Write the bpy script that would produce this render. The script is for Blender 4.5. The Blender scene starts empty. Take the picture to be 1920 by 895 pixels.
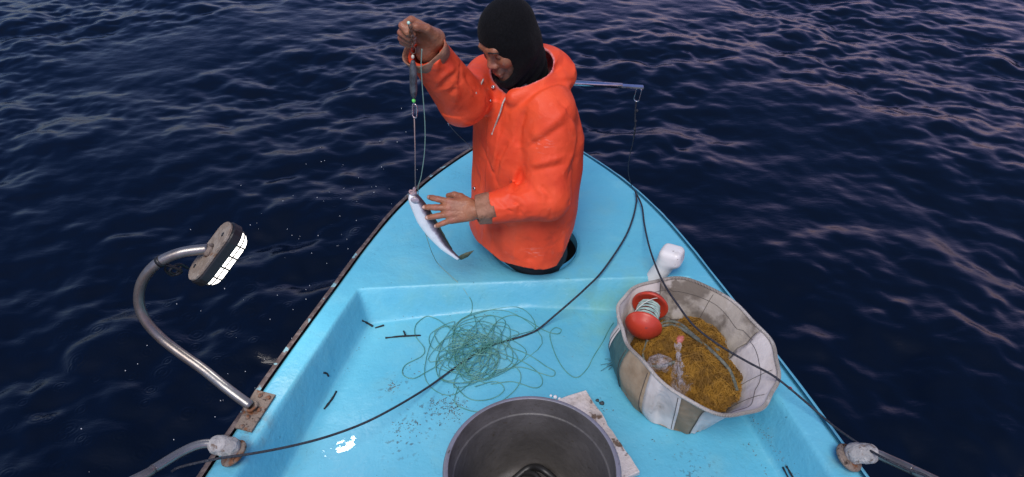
import bpy, math, random
import numpy as np
from mathutils import Vector

sc = bpy.context.scene
COL = sc.collection
random.seed(7)
RNG = np.random.default_rng(11)

# ------------------------------------------------------------------ camera, sky, sun, exposure
cam_data = bpy.data.cameras.new('camera')
cam_data.sensor_width = 36.0
cam_data.lens = 24.0
cam_data.clip_start = 0.05
cam_data.clip_end = 6000.0
cam = bpy.data.objects.new('camera', cam_data)
COL.objects.link(cam)
cam.location = (0.0, 0.0, 1.8)
cam.rotation_euler = (math.radians(90 - 38), 0.0, 0.0)
sc.camera = cam

SUN_EL, SUN_AZ = math.radians(57.0), math.radians(192.0)      # soft glow behind the photographer
world = bpy.data.worlds.new('World')
sc.world = world
world.use_nodes = True
wn, wl = world.node_tree.nodes, world.node_tree.links
wn.clear()
w_out = wn.new('ShaderNodeOutputWorld')
w_bg = wn.new('ShaderNodeBackground')
w_bg.inputs['Strength'].default_value = 0.11
sky = wn.new('ShaderNodeTexSky')
sky.sky_type = 'NISHITA'
sky.sun_disc = False
sky.sun_elevation = SUN_EL
sky.sun_rotation = SUN_AZ
sky.air_density = 1.3
sky.dust_density = 1.0
sky.ozone_density = 2.0
# dusk tint: the belt of pink air opposite the sun, fading smoothly upward all round the compass
tc = wn.new('ShaderNodeTexCoord')
sep = wn.new('ShaderNodeSeparateXYZ')
wl.new(tc.outputs['Generated'], sep.inputs[0])
ramp = wn.new('ShaderNodeValToRGB')
cr = ramp.color_ramp
cr.elements[0].position = 0.0
cr.elements[0].color = (1.15, 0.72, 0.98, 1)
cr.elements[1].position = 1.0
cr.elements[1].color = (0.80, 0.82, 0.88, 1)
e = cr.elements.new(0.25); e.color = (1.04, 0.66, 0.94, 1)
e = cr.elements.new(0.50); e.color = (0.32, 0.44, 0.76, 1)
wl.new(sep.outputs['Z'], ramp.inputs['Fac'])
ramp2 = wn.new('ShaderNodeValToRGB')
c2 = ramp2.color_ramp
c2.elements[0].position = 0.0
c2.elements[0].color = (0.55, 0.60, 0.85, 1)
c2.elements[1].position = 1.0
c2.elements[1].color = (0.85, 0.82, 0.90, 1)
e = c2.elements.new(0.30); e.color = (0.45, 0.50, 0.75, 1)
e = c2.elements.new(0.60); e.color = (0.28, 0.42, 0.74, 1)
wl.new(sep.outputs['Z'], ramp2.inputs['Fac'])
side = wn.new('ShaderNodeMapRange')
side.interpolation_type = 'SMOOTHSTEP'
side.inputs['From Min'].default_value = -0.75
side.inputs['From Max'].default_value = 0.45
wl.new(sep.outputs['X'], side.inputs['Value'])
tint = wn.new('ShaderNodeMixRGB')
wl.new(side.outputs[0], tint.inputs['Fac'])
wl.new(ramp2.outputs['Color'], tint.inputs['Color1'])
wl.new(ramp.outputs['Color'], tint.inputs['Color2'])
mul = wn.new('ShaderNodeMixRGB')
mul.blend_type = 'MULTIPLY'
mul.inputs['Fac'].default_value = 1.0
wl.new(sky.outputs[0], mul.inputs['Color1'])
wl.new(tint.outputs[0], mul.inputs['Color2'])
wl.new(mul.outputs[0], w_bg.inputs['Color'])
wl.new(w_bg.outputs[0], w_out.inputs['Surface'])

sun_data = bpy.data.lights.new('sun', 'SUN')
sun_data.energy = 2.1
sun_data.angle = math.radians(32)
sun_data.color = (1.0, 0.93, 0.86)
sun = bpy.data.objects.new('sun', sun_data)
COL.objects.link(sun)
sun.location = (0, -4, 6)
sd = Vector((math.sin(SUN_AZ) * math.cos(SUN_EL), math.cos(SUN_AZ) * math.cos(SUN_EL), math.sin(SUN_EL)))
sun.rotation_euler = sd.to_track_quat('Z', 'Y').to_euler()

sc.view_settings.view_transform = 'Standard'
sc.view_settings.look = 'None'
sc.view_settings.exposure = 0.36
sc.view_settings.gamma = 1.0
sc.view_settings.use_curve_mapping = False

# ------------------------------------------------------------------ material helpers
def new_mat(name):
    m = bpy.data.materials.new(name)
    m.use_nodes = True
    nt = m.node_tree
    return m, nt, nt.nodes['Principled BSDF']

def node(nt, kind, **kw):
    n = nt.nodes.new(kind)
    for k, v in kw.items():
        setattr(n, k, v)
    return n

def noise_fac(nt, scale, detail=4, lo=0.4, hi=0.6, coord='Object', stretch=None, rough=0.55):
    t = node(nt, 'ShaderNodeTexCoord')
    src = t.outputs[coord]
    if stretch:
        mp = node(nt, 'ShaderNodeMapping')
        mp.inputs['Scale'].default_value = stretch
        nt.links.new(src, mp.inputs['Vector'])
        src = mp.outputs[0]
    n = node(nt, 'ShaderNodeTexNoise')
    n.inputs['Scale'].default_value = scale
    n.inputs['Detail'].default_value = detail
    n.inputs['Roughness'].default_value = rough
    nt.links.new(src, n.inputs['Vector'])
    r = node(nt, 'ShaderNodeMapRange')
    r.interpolation_type = 'SMOOTHSTEP'
    r.inputs['From Min'].default_value = lo
    r.inputs['From Max'].default_value = hi
    nt.links.new(n.outputs['Fac'], r.inputs['Value'])
    return r.outputs[0]

def mixc(nt, fac, a, b):
    m = node(nt, 'ShaderNodeMixRGB')
    for sock, v in ((m.inputs['Fac'], fac), (m.inputs['Color1'], a), (m.inputs['Color2'], b)):
        if isinstance(v, tuple):
            sock.default_value = v if len(v) == 4 else (*v, 1)
        elif isinstance(v, (int, float)):
            sock.default_value = v
        else:
            nt.links.new(v, sock)
    return m.outputs[0]

def math_n(nt, op, a, b=0.0, clamp=False):
    m = node(nt, 'ShaderNodeMath', operation=op, use_clamp=clamp)
    for sock, v in ((m.inputs[0], a), (m.inputs[1], b)):
        if isinstance(v, (int, float)):
            sock.default_value = v
        else:
            nt.links.new(v, sock)
    return m.outputs[0]

def bump(nt, bsdf, height, strength=0.3, dist=0.01):
    b = node(nt, 'ShaderNodeBump')
    b.inputs['Strength'].default_value = strength
    b.inputs['Distance'].default_value = dist
    nt.links.new(height, b.inputs['Height'])
    nt.links.new(b.outputs[0], bsdf.inputs['Normal'])
    return b

def simple(name, col, rough=0.5, col2=None, scale=8, lo=0.42, hi=0.62, metal=0.0, bmp=0.0, bscale=60, coat=0.0,
           col3=None, scale3=30, lo3=0.55, hi3=0.68, spec=None):
    m, nt, b = new_mat(name)
    c = (*col, 1)
    out = None
    if col2:
        out = mixc(nt, noise_fac(nt, scale, 5, lo, hi), c, (*col2, 1))
    if col3:
        out = mixc(nt, noise_fac(nt, scale3, 6, lo3, hi3), out if out is not None else c, (*col3, 1))
    if out is not None:
        nt.links.new(out, b.inputs['Base Color'])
    else:
        b.inputs['Base Color'].default_value = c
    b.inputs['Roughness'].default_value = rough
    b.inputs['Metallic'].default_value = metal
    b.inputs['Coat Weight'].default_value = coat
    if spec is not None:
        b.inputs['Specular IOR Level'].default_value = spec
    if bmp:
        bump(nt, b, noise_fac(nt, bscale, 4, 0.3, 0.7), bmp, 0.004)
    return m

def world_xyz(nt):
    g = node(nt, 'ShaderNodeNewGeometry')
    s = node(nt, 'ShaderNodeSeparateXYZ')
    nt.links.new(g.outputs['Position'], s.inputs[0])
    return g.outputs['Position'], s.outputs

def blob(nt, pos, centre, radius, power=1.0):
    """soft round patch on a surface: 1 in the middle, 0 at its edge"""
    d = node(nt, 'ShaderNodeVectorMath', operation='DISTANCE')
    nt.links.new(pos, d.inputs[0])
    d.inputs[1].default_value = centre
    r = node(nt, 'ShaderNodeMapRange')
    r.interpolation_type = 'SMOOTHSTEP'
    r.inputs['From Min'].default_value = 0.0
    r.inputs['From Max'].default_value = radius
    r.inputs['To Min'].default_value = 1.0
    r.inputs['To Max'].default_value = 0.0
    nt.links.new(d.outputs['Value'], r.inputs['Value'])
    return r.outputs[0]

# ------------------------------------------------------------------ mesh helpers
def root(name, label, cat, loc=(0, 0, 0), group=None):
    o = bpy.data.objects.new(name, None)
    o.empty_display_size = 0.1
    o.location = loc
    COL.objects.link(o)
    o['label'] = label
    o['category'] = cat
    if group:
        o['group'] = group
    return o

def tag(o, label, cat, group=None):
    o['label'] = label
    o['category'] = cat
    if group:
        o['group'] = group
    return o

def wloc(o):
    v = Vector((0, 0, 0))
    while o is not None:
        v += o.location
        o = o.parent
    return v

class Geo:
    def __init__(self):
        self.v, self.f, self.n = [], [], 0
    def add(self, v, f):
        v = np.asarray(v, float).reshape(-1, 3)
        self.v.append(v)
        n = self.n
        self.f.extend([tuple(i + n for i in q) for q in f])
        self.n += len(v)
        return self
    def tube(self, pts, r, sides=8, caps=True, closed=False):
        return self.add(*tube(pts, r, sides, caps, closed))

def make(name, v, f, mat, parent=None, loc=None, smooth=True, mats=None, mi=None):
    """one mesh object from world-space points; its origin sits at its parent (or loc)"""
    base = np.array(wloc(parent)) if parent is not None else np.array(loc if loc is not None else (0, 0, 0), float)
    me = bpy.data.meshes.new(name)
    v = np.asarray(v, np.float32) - base.astype(np.float32)
    if isinstance(f, np.ndarray):
        k = f.shape[1]
        me.vertices.add(len(v)); me.vertices.foreach_set('co', v.ravel())
        me.loops.add(f.size); me.loops.foreach_set('vertex_index', f.ravel().astype(np.int32))
        me.polygons.add(len(f))
        me.polygons.foreach_set('loop_start', np.arange(0, f.size, k, dtype=np.int32))
        me.update(calc_edges=True)
    else:
        me.from_pydata(v.tolist(), [], f)
    me.validate()
    if smooth:
        me.polygons.foreach_set('use_smooth', [True] * len(me.polygons))
    for m in (mats or [mat]):
        me.materials.append(m)
    if mi is not None:
        me.polygons.foreach_set('material_index', np.asarray(mi, np.int32))
    me.update()
    o = bpy.data.objects.new(name, me)
    COL.objects.link(o)
    if parent is not None:
        o.parent = parent
    elif loc is not None:
        o.location = loc
    return o

def geo(name, g, mat, parent=None, loc=None, smooth=True):
    return make(name, np.concatenate(g.v), g.f, mat, parent, loc, smooth)

def spline(pts, per=8, closed=False):
    p = [np.array(q, float) for q in pts]
    n = len(p)
    out = []
    segs = n if closed else n - 1
    for i in range(segs):
        if closed:
            a, b, c, d = p[(i - 1) % n], p[i], p[(i + 1) % n], p[(i + 2) % n]
        else:
            a, b, c, d = p[max(i - 1, 0)], p[i], p[i + 1], p[min(i + 2, n - 1)]
        for k in range(per):
            t = k / per
            out.append(0.5 * ((2 * b) + (c - a) * t + (2 * a - 5 * b + 4 * c - d) * t * t + (3 * b - a - 3 * c + d) * t ** 3))
    if not closed:
        out.append(p[-1])
    return np.array(out)

def tube(pts, r, sides=8, caps=True, closed=False):
    P = np.asarray(pts, float)
    n = len(P)
    R = np.full(n, r, float) if np.isscalar(r) else np.asarray(r, float)
    if closed:
        T = np.roll(P, -1, 0) - np.roll(P, 1, 0)
    else:
        T = np.gradient(P, axis=0)
    T /= np.linalg.norm(T, axis=1, keepdims=True) + 1e-12
    ref = np.array([0, 0, 1.0]) if abs(T[0][2]) < 0.9 else np.array([1.0, 0, 0])
    u = np.cross(T[0], ref); u /= np.linalg.norm(u)
    ang = np.linspace(0, 2 * math.pi, sides, endpoint=False)
    V = []
    for i in range(n):
        u = u - T[i] * np.dot(u, T[i])
        u /= np.linalg.norm(u) + 1e-12
        w = np.cross(T[i], u)
        V.append(P[i] + R[i] * (np.outer(np.cos(ang), u) + np.outer(np.sin(ang), w)))
    V = np.concatenate(V)
    F = []
    m = n if closed else n - 1
    for i in range(m):
        a, b = i * sides, ((i + 1) % n) * sides
        for k in range(sides):
            k2 = (k + 1) % sides
            F.append((a + k, a + k2, b + k2, b + k))
    if caps and not closed:
        F.append(tuple(range(sides - 1, -1, -1)))
        F.append(tuple((n - 1) * sides + k for k in range(sides)))
    return V, F

def frame(axis, hint=(0, 0, 1)):
    a = np.array(axis, float); a /= np.linalg.norm(a)
    h = np.array(hint, float)
    if abs(np.dot(a, h / np.linalg.norm(h))) > 0.98:
        h = np.array([1.0, 0, 0])
    u = np.cross(h, a); u /= np.linalg.norm(u)
    w = np.cross(a, u)
    return u, w, a

def lathe(profile, centre, axis=(0, 0, 1), sides=32, closed_profile=False, squash=(1, 1), caps=True):
    """profile of (radius, height) pairs turned about an axis"""
    u, w, a = frame(axis, (0, 1, 0))
    c = np.array(centre, float)
    ang = np.linspace(0, 2 * math.pi, sides, endpoint=False)
    V = np.concatenate([c + a * h + r * (np.outer(np.cos(ang) * squash[0], u) + np.outer(np.sin(ang) * squash[1], w)) for r, h in profile])
    F = []
    n = len(profile)
    for i in range(n if closed_profile else n - 1):
        j = (i + 1) % n
        for k in range(sides):
            k2 = (k + 1) % sides
            F.append((i * sides + k, i * sides + k2, j * sides + k2, j * sides + k))
    if caps and not closed_profile:
        if profile[0][0] > 1e-6: F.append(tuple(range(sides - 1, -1, -1)))
        if profile[-1][0] > 1e-6: F.append(tuple((n - 1) * sides + k for k in range(sides)))
    return V, F

def slab(outline, up, thick, centre=(0, 0, 0), u=None, w=None, bev=0.0):
    """flat outline (2-d points) raised along up, with a small chamfer"""
    a = np.array(up, float); a /= np.linalg.norm(a)
    if u is None:
        u, w, a = frame(a)
    u, w = np.array(u, float), np.array(w, float)
    O = np.array(outline, float)
    mid = O.mean(0)
    c = np.array(centre, float)
    rings = []
    def ring(s, h):
        q = mid + (O - mid) * s
        return c + np.outer(q[:, 0], u) + np.outer(q[:, 1], w) + a * h
    ext = max(np.ptp(O[:, 0]), np.ptp(O[:, 1]), 1e-6) / 2
    s = 1 - bev / ext
    hs = [(s, 0), (1, bev), (1, thick - bev), (s, thick)] if bev else [(1, 0), (1, thick)]
    V = np.concatenate([ring(q, h) for q, h in hs])
    n = len(O)
    F = [tuple(range(n - 1, -1, -1))]
    for i in range(len(hs) - 1):
        for k in range(n):
            k2 = (k + 1) % n
            F.append((i * n + k, i * n + k2, (i + 1) * n + k2, (i + 1) * n + k))
    F.append(tuple((len(hs) - 1) * n + k for k in range(n)))
    return V, F

def stadium(hl, r, seg=10):
    out = []
    for k in range(seg + 1):
        t = -math.pi / 2 + math.pi * k / seg
        out.append((hl + r * math.cos(t), r * math.sin(t)))
    for k in range(seg + 1):
        t = math.pi / 2 + math.pi * k / seg
        out.append((-hl + r * math.cos(t), r * math.sin(t)))
    return out

def link_ring(centre, axis, long, hl, r, wire, sides=5, seg=6):
    """an oval chain link or shackle"""
    a = np.array(axis, float); a /= np.linalg.norm(a)
    l = np.array(long, float); l -= a * np.dot(a, l); l /= np.linalg.norm(l)
    w = np.cross(a, l)
    pts = [np.array(centre) + l * x + w * y for x, y in stadium(hl, r, seg)]
    return tube(pts, wire, sides, False, True)

# ------------------------------------------------------------------ signed-distance modelling (for body, clothes, fish)
def smin(a, b, k):
    if k <= 0:
        return np.minimum(a, b)
    h = np.clip(0.5 + 0.5 * (b - a) / k, 0, 1)
    return b + (a - b) * h - k * h * (1 - h)

def smax(a, b, k):
    return -smin(-a, -b, k)

def capsule(a, b, ra, rb=None):
    a = np.array(a, float); b = np.array(b, float)
    rb = ra if rb is None else rb
    ba = b - a
    L = float(ba @ ba) + 1e-12
    def f(P):
        q = P - a
        h = np.clip((q @ ba) / L, 0, 1)
        return np.linalg.norm(q - h[..., None] * ba, axis=-1) - (ra + (rb - ra) * h)
    return f

def ellipsoid(c, r, R=None):
    c = np.array(c, float); r = np.array(r, float)
    R = np.eye(3) if R is None else np.array(R, float)
    def f(P):
        q = (P - c) @ R.T
        k0 = np.linalg.norm(q / r, axis=-1)
        k1 = np.linalg.norm(q / (r * r), axis=-1) + 1e-9
        return np.where(k0 < 0.05, -r.min(), k0 * (k0 - 1) / k1)
    return f

def sdf_mesh(prims, lo, hi, h, post=None, margin=0.02):
    B = 8
    lo = np.array(lo, float); hi = np.array(hi, float)
    n = np.ceil((hi - lo) / (h * B)).astype(int)
    ii = np.stack(np.meshgrid(*[np.arange(k) for k in n], indexing='ij'), -1).reshape(-1, 3)
    C = lo + (ii * B + 3.5) * h
    diag = h * B * 0.87
    Dp = [f(C) for f, k in prims]
    D = np.full(len(C), 9.0)
    for d, (f, k) in zip(Dp, prims):
        D = smin(D, d, k)
    Dq = post(C, D) if post else D
    near = np.abs(Dq) < diag * 1.25 + margin
    nb = np.nonzero(near)[0]
    loc = np.stack(np.meshgrid(*[np.arange(B)] * 3, indexing='ij'), -1).reshape(-1, 3)
    P = lo + (ii[nb][:, None, :] * B + loc[None]) * h
    F = np.full(P.shape[:2], 9.0)
    for d, (f, k) in zip(Dp, prims):
        sel = np.nonzero(d[nb] < np.abs(D[nb]) * 0 + D[nb] + 2.5 * diag + k + margin)[0]
        if len(sel):
            F[sel] = smin(F[sel], f(P[sel]), k)
    if post:
        F = post(P, F)
    full = np.empty((len(ii), B ** 3), np.float32)
    full[:] = np.where(Dq > 0, 1.0, -1.0)[:, None]
    full[nb] = F
    full = full.reshape(n[0], n[1], n[2], B, B, B).transpose(0, 3, 1, 4, 2, 5).reshape(n[0] * B, n[1] * B, n[2] * B)
    return surface_nets(full, lo, h)

def surface_nets(F, lo, h):
    ins = F < 0
    cnt = np.zeros(tuple(s - 1 for s in F.shape), np.uint8)
    for dx in (0, 1):
        for dy in (0, 1):
            for dz in (0, 1):
                cnt += ins[dx:F.shape[0] - 1 + dx, dy:F.shape[1] - 1 + dy, dz:F.shape[2] - 1 + dz]
    cells = np.argwhere((cnt > 0) & (cnt < 8))
    idx = np.full(cnt.shape, -1, np.int32)
    idx[cells[:, 0], cells[:, 1], cells[:, 2]] = np.arange(len(cells))
    corners = [(x, y, z) for x in (0, 1) for y in (0, 1) for z in (0, 1)]
    vals = {c: F[cells[:, 0] + c[0], cells[:, 1] + c[1], cells[:, 2] + c[2]] for c in corners}
    acc = np.zeros((len(cells), 3)); num = np.zeros(len(cells))
    for c in corners:
        for ax in range(3):
            if c[ax]:
                continue
            c2 = tuple(1 if i == ax else c[i] for i in range(3))
            a, b = vals[c], vals[c2]
            m = (a < 0) != (b < 0)
            t = np.where(m, a / np.where(m, a - b, 1.0), 0.0)
            p = np.array(c, float)[None] + np.zeros((len(cells), 3))
            p[:, ax] += t
            acc += p * m[:, None]
            num += m
    V = lo + (cells + acc / np.maximum(num, 1)[:, None]) * h
    quads = []
    for ax in range(3):
        b, c = (ax + 1) % 3, (ax + 2) % 3
        s0 = [slice(1, -1)] * 3; s1 = [slice(1, -1)] * 3
        s0[ax] = slice(0, -1); s1[ax] = slice(1, None)
        A, Bv = ins[tuple(s0)], ins[tuple(s1)]
        e = np.argwhere(A != Bv)
        if not len(e):
            continue
        sg = A[e[:, 0], e[:, 1], e[:, 2]]
        g = e.copy(); g[:, b] += 1; g[:, c] += 1
        def cell(db, dc):
            q = g.copy(); q[:, b] -= db; q[:, c] -= dc
            return idx[q[:, 0], q[:, 1], q[:, 2]]
        q = np.stack([cell(1, 1), cell(0, 1), cell(0, 0), cell(1, 0)], 1)
        q[~sg] = q[~sg][:, ::-1]
        quads.append(q)
    Q = np.concatenate(quads)
    return V, Q[(Q >= 0).all(1)]

# ------------------------------------------------------------------ the sea
WATER_Z = -0.85
def make_sea():
    L, N = 16.0, 840
    kx = 2 * math.pi * np.fft.fftfreq(N, L / N)
    KX, KY = np.meshgrid(kx, kx, indexing='ij')
    K = np.hypot(KX, KY) + 1e-9
    rng = np.random.default_rng(5)
    Hk = 0
    for lam, width, slope, wd, iso in ((2.3, 0.35, 0.32, 70, 0.10), (0.85, 0.42, 0.46, 55, 0.15), (0.38, 0.50, 0.72, 105, 0.25), (0.17, 0.50, 0.60, 62, 0.35), (0.085, 0.35, 0.34, 80, 0.5)):
        k0 = 2 * math.pi / lam
        wd = math.radians(wd)
        cosd = (KX * math.cos(wd) + KY * math.sin(wd)) / K
        sp = iso + (1 - iso) * cosd ** 2
        sp = sp / sp.mean()
        a_ = slope * np.exp(-(np.log(K / k0) / width) ** 2 / 2) / K ** 2
        a_[0, 0] = 0
        Hk = Hk + a_ * np.sqrt(sp) * (rng.normal(size=K.shape) + 1j * rng.normal(size=K.shape))
    h = np.fft.ifft2(Hk).real
    sx = np.fft.ifft2(1j * KX * Hk).real
    sy = np.fft.ifft2(1j * KY * Hk).real
    s = 0.114 / math.sqrt((sx ** 2 + sy ** 2).mean() / 2)
    h *= s
    chop = 0.62 / (1 + (K / 30) ** 2)
    dx = np.fft.ifft2(-1j * KX / K * Hk * chop).real * s
    dy = np.fft.ifft2(-1j * KY / K * Hk * chop).real * s
    # cat's paws: rougher and calmer patches a few metres across
    gp = np.exp(-(np.log(K / (2 * math.pi / 3.2)) / 0.5) ** 2 / 2) / K
    gp[0, 0] = 0
    gust = np.fft.ifft2(gp * (rng.normal(size=K.shape) + 1j * rng.normal(size=K.shape))).real
    gust = np.clip(1.0 + 0.36 * gust / gust.std(), 0.35, 1.5)
    h, dx, dy = h * gust, dx * gust, dy * gust
    # the fine tile round the boat; its edge rows follow the coarse cells that carry the same swell on outward
    ST = 8
    wrap = [np.pad(q, ((0, 1), (0, 1)), mode='wrap') for q in (h, dx, dy)]
    ii = np.arange(N + 1)
    for q in wrap:
        for sl in ((0, slice(None)), (N, slice(None)), (slice(None), 0), (slice(None), N)):
            q[sl] = np.interp(ii, ii[::ST], q[sl][::ST])
    x = (ii - N / 2) * L / N
    X, Y = np.meshgrid(x, x, indexing='ij')
    V = np.stack([X + wrap[1], Y + 4.0 + wrap[2], WATER_Z + wrap[0]], -1).reshape(-1, 3)
    i = np.arange((N + 1) ** 2).reshape(N + 1, N + 1)
    Q = np.stack([i[:-1, :-1], i[1:, :-1], i[1:, 1:], i[:-1, 1:]], -1).reshape(-1, 4)
    n0 = len(V)
    k3 = np.arange(0, 3 * N + 1, ST)
    x3 = (k3 - 1.5 * N) * L / N
    X, Y = np.meshgrid(x3, x3, indexing='ij')
    edge = np.clip((1.5 * L - np.maximum(np.abs(X), np.abs(Y))) / 5.0, 0, 1)
    edge = edge * edge * (3 - 2 * edge)
    pick = np.ix_(k3 % N, k3 % N)
    V3 = np.stack([X + dx[pick] * edge, Y + 4.0 + dy[pick] * edge, WATER_Z + h[pick] * edge], -1).reshape(-1, 3)
    n3 = len(k3)
    i = np.arange(n3 * n3).reshape(n3, n3)
    c0, c1 = N // ST, 2 * N // ST
    keep = np.ones((n3 - 1, n3 - 1), bool)
    keep[c0:c1, c0:c1] = False
    Q3 = np.stack([i[:-1, :-1], i[1:, :-1], i[1:, 1:], i[:-1, 1:]], -1)[keep]
    V = np.concatenate([V, V3]); Q = np.concatenate([Q, Q3 + n0])
    # the flat sheet beyond, out to the horizon
    a = x3[-1]; lo = x3[0]
    R = 4000.0
    n0 = len(V)
    ring = [(lo, lo), (a, lo), (a, a), (lo, a)]
    far = [(-R, -R), (R, -R), (R, R), (-R, R)]
    V = np.concatenate([V, [(p[0], p[1] + 4.0, WATER_Z) for p in ring + far]])
    Q = np.concatenate([Q, [[n0 + 4 + k, n0 + 4 + (k + 1) % 4, n0 + (k + 1) % 4, n0 + k] for k in range(4)]])
    m, nt, b = new_mat('sea_water')
    b.inputs['Base Color'].default_value = (0.0010, 0.0031, 0.0100, 1)
    b.inputs['Roughness'].default_value = 0.04
    b.inputs['IOR'].default_value = 1.333
    pos, xyz = world_xyz(nt)
    # drip rings close to the boat on the lamp's side
    mp = node(nt, 'ShaderNodeMapping')
    nt.links.new(pos, mp.inputs['Vector'])
    hs = None
    for sc_, fr, off in ((4.2, 260.0, (0, 0, 0)), (7.0, 330.0, (3.3, 1.7, 0))):
        mpp = node(nt, 'ShaderNodeMapping')
        mpp.inputs['Location'].default_value = off
        nt.links.new(pos, mpp.inputs['Vector'])
        vo = node(nt, 'ShaderNodeTexVoronoi', voronoi_dimensions='2D')
        vo.inputs['Scale'].default_value = sc_
        nt.links.new(mpp.outputs[0], vo.inputs['Vector'])
        d = math_n(nt, 'DIVIDE', vo.outputs['Distance'], sc_)
        wv = math_n(nt, 'SINE', math_n(nt, 'MULTIPLY', d, fr))
        fade = node(nt, 'ShaderNodeMapRange')
        fade.interpolation_type = 'SMOOTHSTEP'
        fade.inputs['From Min'].default_value = 0.02
        fade.inputs['From Max'].default_value = 0.33 / sc_
        fade.inputs['To Min'].default_value = 1.0
        fade.inputs['To Max'].default_value = 0.0
        nt.links.new(d, fade.inputs['Value'])
        sepc = node(nt, 'ShaderNodeSeparateColor')
        nt.links.new(vo.outputs['Color'], sepc.inputs[0])
        on = math_n(nt, 'GREATER_THAN', sepc.outputs[0], 0.35)
        t = math_n(nt, 'MULTIPLY', math_n(nt, 'MULTIPLY', wv, fade.outputs[0]), on)
        hs = t if hs is None else math_n(nt, 'ADD', hs, t)
    area = math_n(nt, 'MAXIMUM', blob(nt, pos, (-1.7, 2.4, WATER_Z), 1.7), blob(nt, pos, (-0.95, 3.35, WATER_Z), 1.0))
    hs = math_n(nt, 'MULTIPLY', hs, area)
    n1 = node(nt, 'ShaderNodeTexNoise')
    n1.inputs['Scale'].default_value = 13.0
    n1.inputs['Detail'].default_value = 6.0
    n1.inputs['Roughness'].default_value = 0.6
    st = node(nt, 'ShaderNodeMapping')
    st.inputs['Scale'].default_value = (0.75, 1.5, 1)
    st.inputs['Rotation'].default_value = (0, 0, math.radians(-18))
    nt.links.new(pos, st.inputs['Vector'])
    nt.links.new(st.outputs[0], n1.inputs['Vector'])
    b1 = node(nt, 'ShaderNodeBump')
    b1.inputs['Strength'].default_value = 0.22
    b1.inputs['Distance'].default_value = 0.014
    nt.links.new(n1.outputs['Fac'], b1.inputs['Height'])
    b2 = node(nt, 'ShaderNodeBump')
    b2.inputs['Strength'].default_value = 0.55
    b2.inputs['Distance'].default_value = 0.0011
    nt.links.new(hs, b2.inputs['Height'])
    nt.links.new(b1.outputs[0], b2.inputs['Normal'])
    nt.links.new(b2.outputs[0], b.inputs['Normal'])
    o = make('sea', V, Q, m)
    o['kind'] = 'structure'
    return h
make_sea()

def splashes():
    g = Geo()
    rng = random.Random(3)
    for k in range(120):
        if rng.random() < 0.6:
            x, y = rng.gauss(-0.95, 0.35), rng.gauss(3.2, 0.45)
        else:
            x, y = rng.uniform(-1.8, -0.8), rng.uniform(1.6, 3.0)
        hw = 0.72 - max(0, y - 2.0) * 0.28
        if x > 0.065 - hw - 0.1:
            continue
        z = WATER_Z + rng.uniform(0.02, 0.5)
        r = rng.uniform(0.0010, 0.0030)
        v = [(x - r, y, z), (x + r, y, z), (x, y - r, z), (x, y + r, z), (x, y, z - r * 1.6), (x, y, z + r * 1.6)]
        g.add(v, [(0, 2, 5), (2, 1, 5), (1, 3, 5), (3, 0, 5), (2, 0, 4), (1, 2, 4), (3, 1, 4), (0, 3, 4)])
    o = geo('splash_droplets', g, simple('splash_white', (0.8, 0.82, 0.85), 0.2))
    o['kind'] = 'stuff'
splashes()

# ------------------------------------------------------------------ the boat
XC = 0.065
_hp = spline([(1.13, -2.2), (1.15, -1.4), (1.15, -0.5), (1.11, 0.3), (1.055, 0.8), (0.982, 1.157), (0.877, 1.58), (0.737, 2.07), (0.668, 2.29),
              (0.585, 2.5), (0.462, 2.73), (0.295, 2.96), (0.15, 3.12), (0.0, 3.215)], 10)
def half(y):
    return np.interp(y, _hp[:, 1], _hp[:, 0])

def sstep(a, b, x):
    t = np.clip((x - a) / (b - a), 0, 1)
    return t * t * (3 - 2 * t)

SOLE = -0.105
def sole_z(x, y):
    return SOLE - 0.082 * np.sqrt((x - XC) ** 2 + 0.02 ** 2) + 0.030 * (np.minimum(y, 2.0) - 1.6) + 0.016 * np.exp(-((x + 0.38) ** 2 + (y - 1.51) ** 2) / 0.0324) + 0.006 * np.sin(3.1 * x + 1.3 * y)

def deck_z(x, y):
    inset = half(y) - np.abs(x - XC)
    top = 0.016 * (1 - np.clip(np.abs(x - XC) / 0.8, 0, 1) ** 2) * sstep(1.9, 2.6, y) + 0.02 * sstep(2.0, 3.2, y)
    side = np.clip((inset - 0.094) / 0.056, 0, 1)
    yb = 2.028 + 0.058 * x - 0.02 * x * x
    fr = np.clip((yb - y) / 0.062, 0, 1)
    t = smin(side, fr, 0.22)
    t = np.clip(t + 0.0, 0, 1)
    t = 0.55 * t + 0.45 * t * t * (3 - 2 * t)
    z = top * (1 - t) + sole_z(x, y) * t
    # low lip round the side decks and the small drop over the outer edge
    z = z - 0.014 * sstep(0.016, 0.0, inset)
    return z

HATCH = (0.100, 2.25, 0.174, 0.172)

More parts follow.
